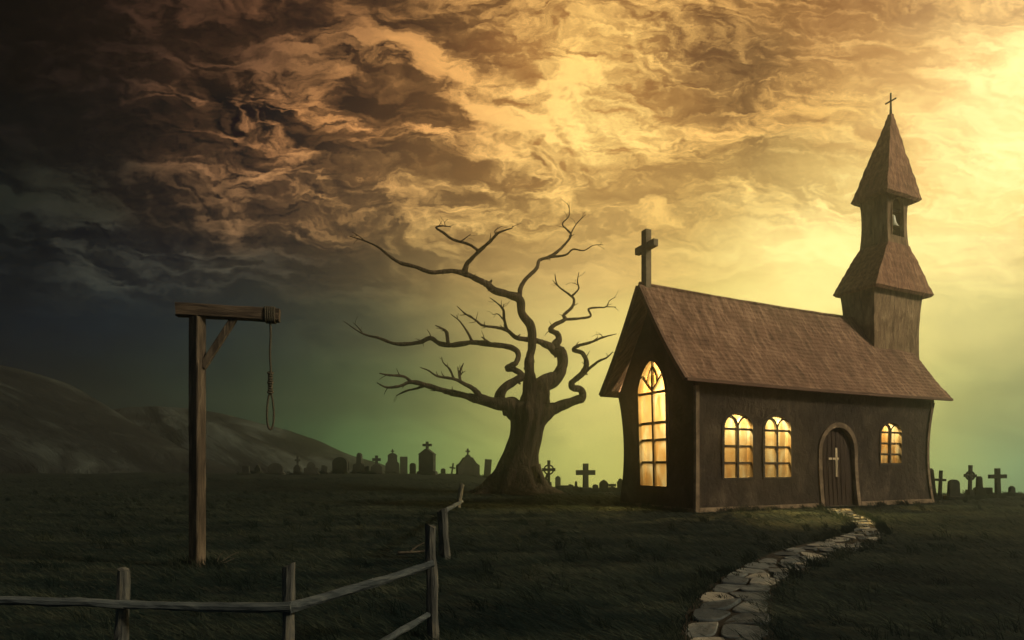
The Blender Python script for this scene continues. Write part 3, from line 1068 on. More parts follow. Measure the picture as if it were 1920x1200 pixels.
op = arch(-0.60, 0.60, 9.66, 10.68, 11.08)
for side in ('near', 'far', 'left', 'right'):
    o_ = [(-1, BZ0), (1, BZ0), (1, BZ1), (-1, BZ1)]
    hh = [op] if side in ('near', 'far') else [arch(-0.5, 0.5, 9.3, 10.3, 10.6)]
    if side in ('left', 'right', 'far'):
        # blind arches: a recessed panel closes the opening
        pass
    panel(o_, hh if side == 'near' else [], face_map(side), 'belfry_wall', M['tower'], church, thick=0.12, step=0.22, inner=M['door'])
    if side == 'left':
        b = MB()
        for a in (-0.72, 0.0, 0.72):
            bar(b, [(a, 9.42 + 0.15 * i) for i in range(12)], 0.13, -0.02, 0.045, face_map(side))
        b.build('belfry_rib', M['tower'], church)
b = MB()
fm = face_map('near')
ol = op[1:] + [op[0]]
bar(b, ol, 0.07, -0.05, 0.02, fm)
b.build('belfry_arch', M['tower'], church)
bx = Vector(((UT0 + UT1) / 2, WD / 2 - UW1 + 0.22, 0))
b = MB()
prof = [(r_ * 1.18, z_) for r_, z_ in [(0.02, 10.50), (0.07, 10.49), (0.10, 10.43), (0.115, 10.32), (0.135, 10.20), (0.17, 10.10), (0.205, 10.04), (0.205, 10.02), (0.17, 10.02)]]
b.rings([[(bx.x + r * math.cos(2 * math.pi * k / 20), bx.y + r * math.sin(2 * math.pi * k / 20), z) for k in range(20)] for r, z in prof])
b.tube([(bx.x, bx.y, 10.48), (bx.x, bx.y, 10.62)], 0.035, 8)
bell = b.build('bell', M['bell'], church, smooth=True)
b = MB()
b.tube([(bx.x, bx.y, 10.25), (bx.x, bx.y, 10.00)], 0.015, 8)
b.rings([[(bx.x + r * math.cos(2 * math.pi * k / 10), bx.y + r * math.sin(2 * math.pi * k / 10), z) for k in range(10)] for r, z in [(0.02, 10.00), (0.05, 9.97), (0.05, 9.93), (0.02, 9.90)]])
b.build('clapper', M['lead'], bell, smooth=True)
b = MB()
b.box((bx.x, bx.y, 10.66), (0.95, 0.12, 0.10))
b.build('bell_beam', M['beam'], church, bevel=0.01)
APEX = (10.95, 0.0, 14.45)
hip('spire', (9.55, 11.52, -0.58, 0.76, 11.08), (APEX[0] - 0.05, APEX[0] + 0.05, APEX[1] - 0.05, APEX[1] + 0.05, APEX[2]), M['spire'], n=26, curve=0.0)
b = MB()
ap = RW(APEX[0], APEX[1], APEX[2] - 0.05)
b.tube([ap, ap + Vector((0, 0, 0.35)), ap + Vector((0, 0, 0.86))], [0.05, 0.035, 0.03], 8)
b.tube([ap + Vector((0, 0.20, 0.56)), ap + Vector((0, -0.20, 0.56))], 0.03, 8)
b.build('spire_cross', M['copper'], church, smooth=True)

# lamps burning inside the church (they light the panes)
for (lx, ly, lz, e) in ((1.2, 1.8, 3.3, 1900), (1.56, 0.75, 3.08, 5200), (3.1, 0.75, 3.08, 5200), (8.35, 0.75, 3.05, 3600)):
    ld = bpy.data.lights.new('church_lamp', 'POINT')
    ld.energy = e
    ld.color = (1.0, 0.84, 0.50)
    ld.shadow_soft_size = 0.12
    lo = bpy.data.objects.new('church_lamp', ld)
    COL.objects.link(lo)
    lo.parent = church
    lo.location = (lx, ly, lz)

# ------------------------------------------------------------------ tree
TD = 27.5
TB = at(735, 0, TD)
tree_px, tree_py = 600 + 745 / 2, 360 + 1125 / 2
tb = at(tree_px, tree_py, TD)
tb.z = ground_z(tb.x, tb.y) - 0.05
tree = thing('bare_tree', 'bare twisted dead tree with a thick flared trunk left of the church', 'tree', tb)
ZS = 0.5 * TD / F


def tp(zx, zy, dy=0.0):
    p = at(600 + zx / 2, 360 + zy / 2, TD)
    # branches leave the picture plane by dy; keep their real height
    return Vector((p.x - tb.x, dy, p.z - tb.z))


trnd = random.Random(21)


def ray(zx, zy, dy):
    p = at(600 + zx / 2, 360 + zy / 2, TD + dy)
    return Vector((p.x - tb.x, dy, p.z - tb.z))


def limb(b, pts, dy0, dy1, sides=10, n=5):
    P, R = [], []
    for i, (x, y, r) in enumerate(pts):
        t = i / max(1, len(pts) - 1)
        k_ = 0.35 * r if 0 < i < len(pts) - 1 else 0
        P.append(ray(x + trnd.uniform(-k_, k_), y + trnd.uniform(-k_, k_), dy0 + (dy1 - dy0) * t))
        R.append(max(0.008, r * ZS))
    C = catmull(P, n)
    RR = []
    for i in range(len(C)):
        f = i / n
        j = min(int(f), len(R) - 2)
        q = R[j] + (R[j + 1] - R[j]) * (f - j)
        RR.append(q * (1 + 0.16 * mnoise.noise(C[i] * 1.9)))
    b.tube(C, RR, sides, 0.30)


def depth_on(main, d0, d1, x, y):
    k = min(range(len(main)), key=lambda i: (main[i][0] - x) ** 2 + (main[i][1] - y) ** 2)
    return d0 + (d1 - d0) * k / (len(main) - 1)




def twigs(b, pts, d0, d1, count):
    """short broken twigs along the thin outer half of a branch"""
    n = len(pts)
    for _ in range(count):
        k = trnd.randint(n // 2, n - 1)
        x, y, r = pts[k]
        if k > 0:
            q = trnd.random()
            x += (pts[k - 1][0] - x) * q; y += (pts[k - 1][1] - y) * q; r += (pts[k - 1][2] - r) * q
        dy = d0 + (d1 - d0) * k / (n - 1)
        bx_, by_ = pts[k][0] - pts[max(k - 1, 0)][0], pts[k][1] - pts[max(k - 1, 0)][1]
        a = math.atan2(by_, bx_) + trnd.choice((-1, 1)) * trnd.uniform(0.4, 1.1)
        L = trnd.uniform(12, 38)
        r0 = max(0.9, min(2.4, r * 0.5))
        p1 = (x + math.cos(a) * L * .5, y + math.sin(a) * L * .5)
        a += trnd.uniform(-.6, .6)
        p2 = (p1[0] + math.cos(a) * L * .5, p1[1] + math.sin(a) * L * .5)
        limb(b, [(x, y, r0), (*p1, r0 * .7), (*p2, 0.5)], dy, dy + trnd.uniform(-.6, .6), 5, 3)


# trunk: rings with root lobes
b = MB()
rings = []
TR = [(1134, 742, 168), (1120, 742, 140), (1095, 735, 112), (1060, 735, 92), (1020, 742, 76), (970, 757, 64), (920, 771, 60), (880, 778, 62), (845, 782, 66), (815, 780, 66), (790, 780, 52)]
TRc = catmull([(z, x, r) for z, x, r in TR], 4)
for q in TRc:
    zy, zx, r = q
    c = tp(zx, zy)
    fl_ = max(0, (r - 60) / 110)
    ring = []
    for k in range(72):
        th = 2 * math.pi * k / 72
        lob = 1 + 0.22 * fl_ * math.cos(5 * th + 0.6) + 0.05 * math.cos(9 * th + zy * 0.010) + 0.10 * mnoise.noise(Vector((math.cos(th) * 3, math.sin(th) * 3, zy * 0.010))) + 0.05 * mnoise.noise(Vector((math.cos(th) * 8, math.sin(th) * 8, zy * 0.016)))
        rr = r * ZS * lob
        ring.append((c.x + math.cos(th) * rr, math.sin(th) * rr * 0.9, c.z))
    rings.append(ring)
b.rings(rings)
# roots
for pts, dy in (([(800, 1030, 30), (822, 1085, 26), (850, 1112, 18), (905, 1132, 7)], -0.5), ([(700, 1040, 34), (655, 1085, 28), (610, 1115, 18), (560, 1134, 7)], -0.3),
                ([(760, 1050, 30), (770, 1100, 26), (790, 1135, 10)], -1.4), ([(720, 1050, 30), (700, 1105, 24), (680, 1140, 10)], -1.3), ([(780, 1050, 30), (850, 1105, 20), (880, 1130, 8)], 0.9)):
    limb(b, pts, dy * 0.5, dy, 10, 5)
trunk = b.build('trunk', M['bark'], tree, smooth=True)

LIMBS = [
    # (main polyline, depth start, depth end, [sub polylines with depths])
    ([(770, 850, 52), (735, 828, 40), (695, 802, 29), (640, 795, 21), (590, 772, 18), (540, 762, 12), (470, 745, 10), (400, 725, 9), (340, 714, 7), (300, 726, 5), (250, 733, 4), (213, 715, 1.5)], 0, -1.6,
     [([(345, 714, 6), (320, 695, 5), (290, 689, 5), (260, 687, 4), (222, 680, 1.5)], -1.2, -1.8), ([(390, 727, 6), (360, 737, 4), (320, 748, 4), (286, 764, 1.5)], -1.0, -0.6),
      ([(603, 775, 14), (582, 742, 10), (540, 718, 7), (500, 700, 6), (440, 690, 4), (405, 668, 3), (376, 658, 1.2)], -0.6, -2.2),
      ([(502, 702, 5), (488, 665, 4), (462, 640, 2.5), (456, 618, 1.2)], -1.3, -1.4), ([(527, 712, 6), (524, 682, 5), (538, 642, 2)], -1.1, -0.7), ([(522, 690, 4), (516, 655, 1.5)], -1.0, -0.9)]),
    ([(765, 850, 46), (735, 825, 36), (695, 805, 28), (668, 772, 20), (690, 732, 17), (735, 703, 15), (758, 686, 13), (725, 670, 12), (704, 660, 11), (733, 640, 11), (743, 612, 11), (725, 588, 11), (680, 578, 10), (635, 572, 10), (570, 562, 10), (500, 575, 10), (455, 570, 9), (415, 548, 8), (370, 565, 8), (290, 572, 7), (220, 547, 5.5), (160, 530, 3.5), (88, 484, 1)], 0.1, 2.2,
     [([(480, 572, 9), (475, 530, 7), (460, 512, 4), (432, 500, 1.5)], 1.4, 1.0), ([(572, 563, 7), (550, 520, 5), (522, 482, 3), (490, 458, 1.2)], 1.2, 2.0), ([(650, 575, 7), (625, 560, 5), (606, 543, 2)], 1.0, 0.8),
      ([(160, 531, 3), (145, 510, 2), (125, 490, 1)], 2.0, 2.3)]),
    ([(785, 850, 56), (792, 800, 40), (794, 745, 27), (785, 680, 19), (790, 620, 16), (797, 560, 15), (785, 500, 15), (762, 452, 15), (748, 408, 15), (710, 385, 13), (660, 372, 13), (630, 346, 13), (590, 325, 11), (545, 305, 10), (490, 296, 8), (420, 304, 8), (360, 280, 7), (300, 266, 6), (260, 240, 5), (220, 208, 4), (170, 184, 2.5), (110, 165, 1)], 0, -2.4,
     [([(541, 302, 9), (550, 270, 7.5), (590, 230, 6.5), (640, 180, 5.5), (672, 153, 4), (720, 136, 1.8)], -1.6, -2.4), ([(596, 222, 6), (560, 196, 5), (500, 180, 5), (462, 152, 4.5), (436, 133, 3.5), (455, 126, 3), (492, 131, 1.2)], -1.9, -1.2),
      ([(660, 162, 3), (656, 145, 2), (682, 128, 1)], -2.2, -2.0), ([(528, 186, 3), (565, 158, 1)], -1.6, -1.3), ([(470, 130, 2), (468, 112, 1), (480, 102, 0.9)], -1.3, -1.2),
      ([(170, 184, 2.2), (145, 165, 1.6), (120, 150, 0.9)], -2.2, -2.4), ([(720, 136, 1.6), (722, 128, 1)], -2.4, -2.4)]),
    ([(747, 410, 13), (749, 365, 8), (770, 325, 7), (812, 288, 6.5), (824, 258, 6), (860, 242, 5.5), (900, 215, 5), (935, 176, 4), (940, 152, 3), (908, 122, 3), (934, 90, 2), (934, 48, 0.9)], -0.9, 1.2,
     [([(935, 168, 3), (960, 122, 2), (996, 84, 0.9)], 0.5, 0.2), ([(858, 244, 5), (920, 236, 4), (948, 214, 3.2), (990, 220, 2.2), (1025, 200, 1.6), (1062, 198, 0.9)], 0.1, -0.8), ([(934, 60, 1.5), (928, 40, 0.9)], 1.1, 1.2)]),
    ([(795, 845, 58), (815, 775, 48), (848, 724, 33), (888, 690, 25), (912, 650, 21), (905, 606, 18), (882, 584, 16), (895, 550, 13), (885, 526, 11), (862, 515, 9.5), (880, 496, 8.5), (920, 478, 7), (914, 460, 6), (944, 430, 6), (952, 402, 5), (930, 380, 4), (890, 350, 3), (881, 308, 1.4)], 0, 1.6,
     [([(947, 388, 4.5), (970, 362, 3.4), (965, 335, 2.6), (971, 300, 1.1)], 1.3, 0.9), ([(918, 478, 6), (970, 474, 5.2), (1016, 466, 4.6), (1008, 440, 4), (1040, 434, 3.5), (1072, 430, 3), (1085, 408, 1.8), (1108, 394, 0.9)], 1.0, 2.4), ([(1068, 430, 2.4), (1110, 431, 0.9)], 2.2, 2.0),
      ([(890, 352, 2), (872, 330, 1)], 1.5, 1.4), ([(968, 350, 2), (955, 342, 1)], 1.0, 0.9)]),
    ([(893, 605, 18), (850, 572, 12), (800, 556, 10.5), (740, 545, 8.5), (700, 520, 6.5), (660, 508, 5), (610, 500, 4.5), (585, 482, 3.5), (545, 456, 2.6), (514, 428, 1)], 0.6, -1.8,
     [([(704, 522, 6), (690, 480, 5.5), (685, 440, 4.5), (660, 412, 2.5), (636, 396, 1)], -0.8, -1.4), ([(690, 482, 3), (668, 458, 2), (648, 460, 1)], -0.9, -0.6), ([(684, 440, 3), (690, 420, 1.2)], -1.1, -1.1), ([(585, 484, 3), (560, 462, 2), (525, 462, 1)], -1.3, -1.0)]),
    ([(800, 850, 48), (842, 832, 34), (890, 806, 21), (940, 786, 17), (980, 766, 15), (978, 742, 13), (948, 735, 12), (950, 710, 11), (986, 680, 10.5), (1000, 642, 9), (985, 606, 8), (950, 592, 7), (965, 577, 6), (1020, 562, 4.5), (1060, 546, 3), (1112, 532, 1)], 0, -1.4,
     [([(992, 677, 7), (1040, 636, 4.2), (1075, 622, 3), (1097, 600, 1.4)], -0.9, -1.6), ([(1020, 562, 3), (1042, 545, 1)], -1.2, -1.1), ([(1060, 546, 2), (1055, 535, 1)], -1.3, -1.3)]),
]
for main, d0, d1, subs in LIMBS:
    b = MB()
    limb(b, main, d0, d1, 12, 6)
    twigs(b, main, d0, d1, 5)
    for _ in range(3):                                   # snapped stubs
        k = trnd.randint(2, max(3, len(main) // 2))
        x, y, r = main[k]
        a = trnd.uniform(0, 2 * math.pi); L = r + trnd.uniform(4, 11)
        dk = d0 + (d1 - d0) * k / (len(main) - 1)
        limb(b, [(x, y, r * .55), (x + math.cos(a) * L * .6, y + math.sin(a) * L * .6, r * .36), (x + math.cos(a) * L, y + math.sin(a) * L, r * .2)], dk, dk + trnd.uniform(-.3, .3), 7, 3)
    for sp, e0, e1 in subs:
        ds = depth_on(main, d0, d1, sp[0][0], sp[0][1])
        limb(b, sp, ds, ds + (e1 - e0), 7, 5)       # each twig starts on its parent limb
        twigs(b, sp, ds, ds + (e1 - e0), 2)
    b.build('branch', M['bark'], tree, smooth=True)

# ------------------------------------------------------------------ gallows
GD = CAMH * F / (1060 - HY)
gp = at(370, 1060, GD)
gp.z = ground_z(gp.x, gp.y)
gal = thing('gallows', 'tall wooden gallows of rough timber standing alone in the field', 'gallows', gp, math.radians(14))


def hewn(b, p0, p1, w, h, rot=0.0, n=10, jit=0.006):
    """rough rectangular timber between two points"""
    p0, p1 = Vector(p0), Vector(p1)
    t = (p1 - p0).normalized()
    ref = Vector((0, 0, 1)) if abs(t.z) < 0.8 else Vector((1, 0, 0))
    a = ref.cross(t).normalized() if abs(t.z) < 0.8 else (ref - t * ref.dot(t)).normalized()
    c = t.cross(a)
    if rot:
        a, c = a * math.cos(rot) + c * math.sin(rot), c * math.cos(rot) - a * math.sin(rot)
    rings = []
    ch = 0.16
    for i in range(n + 1):
        p = p0.lerp(p1, i / n)
        q = random.Random(i * 7 + int(p0.x * 100))
        ring = []
        for dx, dy in ((-1, -1 + ch), (-1 + ch, -1), (1 - ch, -1), (1, -1 + ch), (1, 1 - ch), (1 - ch, 1), (-1 + ch, 1), (-1, 1 - ch)):
            e = 1 + q.uniform(-jit, jit) * 8
            ring.append(p + a * (dx * w / 2 * e) + c * (dy * h / 2 * e) + t * q.uniform(-jit, jit) * (1 if 0 < i < n else 2))
        rings.append(ring)
    b.rings(rings)


zt = 3.36
b = MB()
hewn(b, (0, 0, -0.15), (0.0, 0, zt - 0.11), 0.150, 0.150, math.radians(-31), 14, 0.004)
b.build('post', M['wood'], gal)
b = MB()
hewn(b, (-0.24, 0.0, zt - 0.03), (1.00, 0.0, zt - 0.03), 0.15, 0.165, 0, 10, 0.004)
b.build('beam', M['beam'], gal)
b = MB()
hewn(b, (0.06, 0.0, 2.60), (0.44, 0.0, zt - 0.10), 0.085, 0.075, 0, 6, 0.004)
b.build('brace', M['wood'], gal)

# noose: wrapped round the beam end, hanging rope, hangman's coil, loop
nz = thing('noose', 'frayed rope noose hanging from the end of the gallows beam', 'noose', gp, math.radians(14))
rx = 0.885


def rope(b, pts, r, n=8):
    b.tube(catmull(pts, n), r, 7)


b = MB()
for k in range(5):
    x = rx - 0.05 + 0.026 * k
    hw_, hh_ = 0.088, 0.096
    pts = []
    for i in range(25):
        th = 2 * math.pi * i / 24
        cx_, cz_ = math.cos(th), math.sin(th)
        m_ = max(abs(cx_), abs(cz_)) ** 0.7
        pts.append((x, cx_ / m_ * hw_, zt - 0.03 + cz_ / m_ * hh_))
    b.tube(pts, 0.0145, 6)
b.build('rope_wrap', M['rope'], nz, smooth=True)
b = MB()
zr = zt - 0.12
hang = [(rx, -0.03, zr + 0.01), (rx + 0.004, -0.01, zr - 0.18), (rx - 0.006, 0, zr - 0.42), (rx + 0.004, 0, zr - 0.66), (rx, 0, zr - 0.98)]
rope(b, hang, 0.0135)
b.build('hanging_rope', M['rope'], nz, smooth=True)
b = MB()
for k in range(9):
    z = zr - 0.68 - 0.032 * k
    rr = 0.021 + (0.009 if k in (0, 4, 8) else 0)
    b.tube([(rx + rr * math.cos(2 * math.pi * i / 12), rr * math.sin(2 * math.pi * i / 12), z + 0.014 * math.sin(math.pi * 2 * i / 12)) for i in range(13)], 0.0145, 6)
b.build('coil', M['rope'], nz, smooth=True)
b = MB()
loop = []
for i in range(29):
    th = 2 * math.pi * i / 28
    loop.append((rx + 0.040 * math.sin(th) * (1 - 0.25 * math.cos(th)), 0.012 * math.sin(th), zr - 1.19 + 0.245 * math.cos(th)))
b.tube(loop, 0.0130, 7)
b.build('loop', M['rope'], nz, smooth=True)

# ------------------------------------------------------------------ fence
fence = thing('fence', 'weathered split rail fence crossing the foreground and turning towards the tree', 'fence', (-1.0, 3.9, 0.0))
FO = Vector((-1.0, 3.9, 0.0))
POSTS = [(-60, 1075, 3.85, 0.040), (232, 1068, 3.85, 0.040), (542, 1060, 3.85, 0.040), (808, 985, 4.3, 0.042), (829, 955, CAMH * F / (1046 - HY), 0.072), (866, 907, CAMH * F / (958 - HY), 0.075)]
LEAN = [0, 0.01, 0.005, -0.01, -0.03, 0.07]
tops = []
for i, (px, py, d, r) in enumerate(POSTS):
    top = at(px, py, d)
    g = ground_z(top.x, top.y)
    b = MB()
    h = top.z - g
    pts, rr = [], []
    for k in range(10):
        q = k / 9
        pts.append(Vector((top.x - FO.x + LEAN[i] * (q - 1) * 2 + 0.012 * mnoise.noise(Vector((i * 5, q * 3, 0))), top.y - FO.y, g - 0.15 + (h + 0.15) * q)))
        rr.append(r * (1.06 - 0.12 * q) * (1 + 0.10 * mnoise.noise(Vector((i * 3.3, q * 5, 1)))))
    b.tube(pts, rr, 9, 0.25)
    # split, slanting top
    for j in range(len(b.v) - 9, len(b.v)):
        v = b.v[j]
        b.v[j] = (v[0], v[1], v[2] + (v[0] - pts[-1].x) * (-0.35 if i % 2 else 0.3) + random.uniform(-0.012, 0.012))
    b.build('post', M['post'], fence)
    tops.append(top)


def rail(p0, p1, r0, r1, sag=0.02):
    b = MB()
    pts, rr = [], []
    for k in range(14):
        q = k / 13
        p = p0.lerp(p1, q) - FO
        p.z += -sag * math.sin(math.pi * q) + 0.010 * mnoise.noise(Vector((p.x * 3 + p0.y, 2, 1)))
        p.y += 0.012 * mnoise.noise(Vector((p.x * 2, 5, p0.x)))
        pts.append(p); rr.append(r0 + (r1 - r0) * q)
    b.tube(pts, rr, 8, 0.35)
    b.build('rail', M['rail'], fence)


rail(at(-75, 1122, 3.80), at(236, 1134, 3.80), 0.030, 0.028, 0)
rail(at(228, 1132, 3.80), at(548, 1138, 3.80), 0.026, 0.034, 0.012)
rail(at(540, 1140, 3.80), at(812, 1056, 4.25), 0.036, 0.026, 0.01)
rail(at(805, 1150, 4.28), at(700, 1215, 3.95), 0.022, 0.028, 0)
rail(at(831, 960, POSTS[4][2] - 0.05), at(866, 940, POSTS[5][2] - 0.08), 0.036, 0.045, 0.0)

# ------------------------------------------------------------------ dry sticks
def sticks(name, label, px, py, segs):
    d = CAMH * F / (py - HY)
    p = at(px, py, d); p.z = ground_z(p.x, p.y)
    o_ = MB()
    for pts, r in segs:
        o_.tube(catmull([Vector(q) for q in pts], 4), [r * (1 - 0.6 * i / (4 * (len(pts) - 1))) for i in range(4 * (len(pts) - 1) + 1)], 6, 0.2)
    o = o_.build(name, M['twig'], None, smooth=True)
    o.location = p
    tag(o, label, 'twig')


sticks('fallen_twig', 'small dry forked twig on the grass at the foot of the gallows', 402, 1056,
       [([(0, 0, 0.0), (0.10, 0.02, 0.06), (0.20, 0.05, 0.13), (0.30, 0.05, 0.17)], 0.010), ([(0.04, 0, 0.02), (0.16, -0.03, 0.05), (0.27, -0.02, 0.10)], 0.008), ([(0.02, 0, 0.01), (0.06, 0.02, 0.12), (0.13, 0.03, 0.19)], 0.007)])
sticks('fallen_branch', 'dark broken branch lying on the grass beside the fence corner post', 752, 1037,
       [([(-0.05, 0, 0.02), (0.15, 0.0, 0.03), (0.36, 0.02, 0.04), (0.56, 0.0, 0.03)], 0.022), ([(0.12, 0, 0.03), (0.24, 0.02, 0.12), (0.34, 0.03, 0.17)], 0.016), ([(0.3, 0, 0.03), (0.42, 0.02, 0.10), (0.47, 0.03, 0.13)], 0.014)])


# ------------------------------------------------------------------ gravestones
def g_slab(b, w, h, t, head='round', taper=0.0, base=True):
    hw = w / 2
    pts = [(-hw, -0.25), (hw, -0.25)]
    ht = hw * (1 - taper)
    if head == 'round':
        s = h - ht * 0.75
        pts += [(ht * math.cos(math.pi * i / 12), s + 0.75 * ht * math.sin(math.pi * i / 12)) for i in range(13)]
    elif head == 'pointed':
        s = h - ht * 0.9
        pts += [(ht, s), (ht * 0.72, s + 0.45 * ht), (0, h), (-ht * 0.72, s + 0.45 * ht), (-ht, s)]
    elif head == 'shoulder':
        s = h - ht * 0.95
        pts += [(ht, s), (ht * 0.72, s + 0.06 * h)] + [(ht * 0.62 * math.cos(math.pi * i / 10), s + 0.06 * h + (h - s - 0.06 * h) * math.sin(math.pi * i / 10)) for i in range(11)] + [(-ht * 0.72, s + 0.06 * h), (-ht, s)]
    elif head == 'broken':
        pts += [(ht, h * 0.86), (ht * 0.4, h * 0.90), (0.1 * ht, h), (-ht, h * 0.97)]
    else:
        pts += [(ht, h - 0.03), (ht * 0.9, h), (-ht * 0.9, h), (-ht, h - 0.03)]
    b.prism(pts, -t / 2, t / 2)
    if base:
        b.box((0, 0, -0.02), (w * 1.25, t * 2.0, 0.30))


def g_cross(b, w, h, th, z0=0.0, arm=0.66, tk=None, flare=1.0):
    """latin cross of total width w rising from z0 to h"""
    k = tk or w * 0.26
    za = z0 + (h - z0) * arm
    hw = w / 2
    f = flare
    pts = [(-k / 2 * 1.15, z0 - 0.25), (k / 2 * 1.15, z0 - 0.25), (k / 2, za - k / 2), (hw, za - k / 2 * f), (hw, za + k / 2 * f), (k / 2, za + k / 2), (k / 2 * f, h), (-k / 2 * f, h), (-k / 2, za + k / 2), (-hw, za + k / 2 * f), (-hw, za - k / 2 * f), (-k / 2, za - k / 2)]
    b.prism(pts, -th / 2, th / 2)


def g_celtic(b, w, h, th):
    g_cross(b, w, h, th, 0.0, 0.68, w * 0.2, 1.25)
    zc = h * 0.68
    ro, ri = w * 0.40, w * 0.29
    n = 28
    rings = []
    for i in range(n + 1):
        a = 2 * math.pi * i / n
        rings.append([(ro * math.cos(a), -th * 0.35, zc + ro * math.sin(a)), (ro * math.cos(a), th * 0.35, zc + ro * math.sin(a)),
                      (ri * math.cos(a), th * 0.35, zc + ri * math.sin(a)), (ri * math.cos(a), -th * 0.35, zc + ri * math.sin(a))])
    b.rings(rings, cap0=False, cap1=False)
    b.prism([(-w * .28, -.25), (w * .28, -.25), (w * .2, h * .26), (-w * .2, h * .26)], -th * 1.1, th * 1.1)


def g_obelisk(b, w, h, cap=True):
    r = lambda s, z: [(-s, -s, z), (s, -s, z), (s, s, z), (-s, s, z)]
    b.rings([r(w / 2, -0.25), r(w / 2, 0.05 * h), r(w * 0.45, 0.08 * h), r(w * 0.29, h * 0.93), r(w * 0.20, h)])


def g_monument(b, w, h, kind):
    """block tomb with gabled / domed / stepped top and a finial cross"""
    if kind == 'gable':
        b.prism([(-w * .72, -.3), (w * .72, -.3), (w * .62, .10 * h), (w / 2, .12 * h), (w / 2, .60 * h), (w * .54, .62 * h), (.07 * w, .78 * h), (-.07 * w, .78 * h), (-w * .54, .62 * h), (-w / 2, .60 * h), (-w / 2, .12 * h), (-w * .62, .10 * h)], -w * .35, w * .35)
        g_cross(b, w * .62, h, w * .18, .77 * h, .55, w * .17)
    elif kind == 'dome':
        pts = [(-w * .55, -.3), (w * .55, -.3), (w * .5, .42 * h), (w * .36, .5 * h), (w * .33, .68 * h)]
        pts += [(w * .36 * math.cos(math.pi * i / 12), .70 * h + .14 * h * math.sin(math.pi * i / 12)) for i in range(13)]
        pts += [(-w * .33, .68 * h), (-w * .36, .5 * h), (-w * .5, .42 * h)]
        b.prism(pts, -w * .3, w * .3)
        g_cross(b, w * .26, h, w * .08, .83 * h, .5, w * .09)
    elif kind == 'step':
        b.prism([(-w * .55, -.3), (w * .55, -.3), (w / 2, .08 * h), (w * .5, .38 * h), (w * .36, .46 * h), (w * .24, .60 * h), (w * .2, .66 * h), (w * .1, .68 * h), (.04 * w, .76 * h), (-.04 * w, .76 * h), (-w * .1, .68 * h), (-w * .2, .66 * h), (-w * .24, .60 * h), (-w * .36, .46 * h), (-w * .5, .38 * h), (-w / 2, .08 * h)], -w * .32, w * .32)
        g_cross(b, w * .2, h, w * .08, .75 * h, .58, w * .07, 1.2)
    elif kind == 'pillar':
        b.prism([(-w * .5, -.3), (w * .5, -.3), (w * .45, .42 * h), (w * .2, .50 * h), (w * .16, .92 * h), (.05 * w, h), (-.05 * w, h), (-w * .16, .92 * h), (-w * .2, .50 * h), (-w * .45, .42 * h)], -w * .25, w * .25)
    elif kind == 'plinthcross':
        b.prism([(-w * .6, -.3), (w * .6, -.3), (w * .5, .38 * h), (w * .22, .52 * h), (-w * .22, .52 * h), (-w * .5, .38 * h)], -w * .3, w * .3)
        g_cross(b, w * .78, h, w * .2, .5 * h, .55, w * .26, 1.15)


def stone(name, label, cat, px, top, d, wpx, kind, group, tilt=0.0, **kw):
    p = at(px, HY, d)
    g = ground_z(p.x, d)
    zt_ = CAMH + (HY - top) * d / F
    h = zt_ - g
    w = wpx * d / F
    b = MB()
    if kind == 'slab': g_slab(b, w, h, max(.12, w * .28), **kw)
    elif kind == 'cross': g_cross(b, w, h, max(.10, w * .2), 0.0, **kw)
    elif kind == 'crossbase':
        g_cross(b, w, h, max(.12, w * .22), 0.1, **kw)
        b.prism([(-w * .36, -.25), (w * .36, -.25), (w * .26, h * .17), (-w * .26, h * .17)], -w * .26, w * .26)
    elif kind == 'celtic': g_celtic(b, w, h, max(.10, w * .16))
    elif kind == 'obelisk': g_obelisk(b, w, h)
    else: g_monument(b, w, h, kind)
    o = b.build(name, M['grave'], None, bevel=0.012)
    o.location = (p.x, d, g)
    o.rotation_euler = (0, tilt, random.uniform(-.25, .25))
    tag(o, label, cat, group)
    return o


GA, GB, GC = 'graves on the bank left of the tree', 'graves between the tree and the church', 'graves right of the church'
stone('headstone', 'squat dark headstone at the far left end of the graveyard', 'headstone', 461, 873, 40, 13, 'slab', GA, head='flat')
stone('headstone', 'narrow dark headstone second from the left end of the graveyard', 'headstone', 483, 872, 42, 12, 'slab', GA, 0.05, head='shoulder')
stone('headstone', 'wide low dark headstone below the noose in the hill shadow', 'headstone', 517, 868, 41, 27, 'slab', GA, head='round')
stone('pillar_monument', 'thin dark pillar cross in front of the hill flank', 'monument', 558, 855, 42, 13, 'plinthcross', GA)
stone('headstone', 'broad dark square shouldered headstone right of the thin pillar', 'headstone', 583, 866, 40, 25, 'slab', GA, head='shoulder')
stone('headstone', 'largest round topped slab, standing in front of the hill end', 'headstone', 639, 857, 46, 30, 'slab', GA, -0.03, head='round')
stone('pillar_monument', 'tall narrow pillar on a broad stepped base left of the small cross tomb', 'monument', 674, 849, 46, 24, 'pillar', GA)
stone('cross_tomb', 'small cross on a sloping plinth left of the domed monument', 'gravestone', 706, 854, 43, 20, 'plinthcross', GA)
stone('domed_monument', 'domed monument topped by a thin finial cross', 'monument', 736, 842, 47, 25, 'dome', GA)
stone('headstone', 'faint tall pale slab right of the domed monument', 'headstone', 757, 856, 54, 14, 'slab', GA, head='flat')
stone('headstone', 'faint short pale slab left of the big gabled tomb', 'headstone', 774, 868, 54, 12, 'slab', GA, head='round')
stone('gabled_tomb', 'big gabled tomb with a bold cross on top, tallest in the graveyard', 'tomb', 801, 828, 40, 28, 'gable', GA)
stone('headstone', 'tiny pale rounded slab right of the big gabled tomb', 'headstone', 831, 878, 50, 9, 'slab', GA, head='round')
stone('grave_cross', 'tiny pale leaning cross left of the stepped tomb', 'grave cross', 846, 868, 52, 11, 'cross', GA, 0.15)
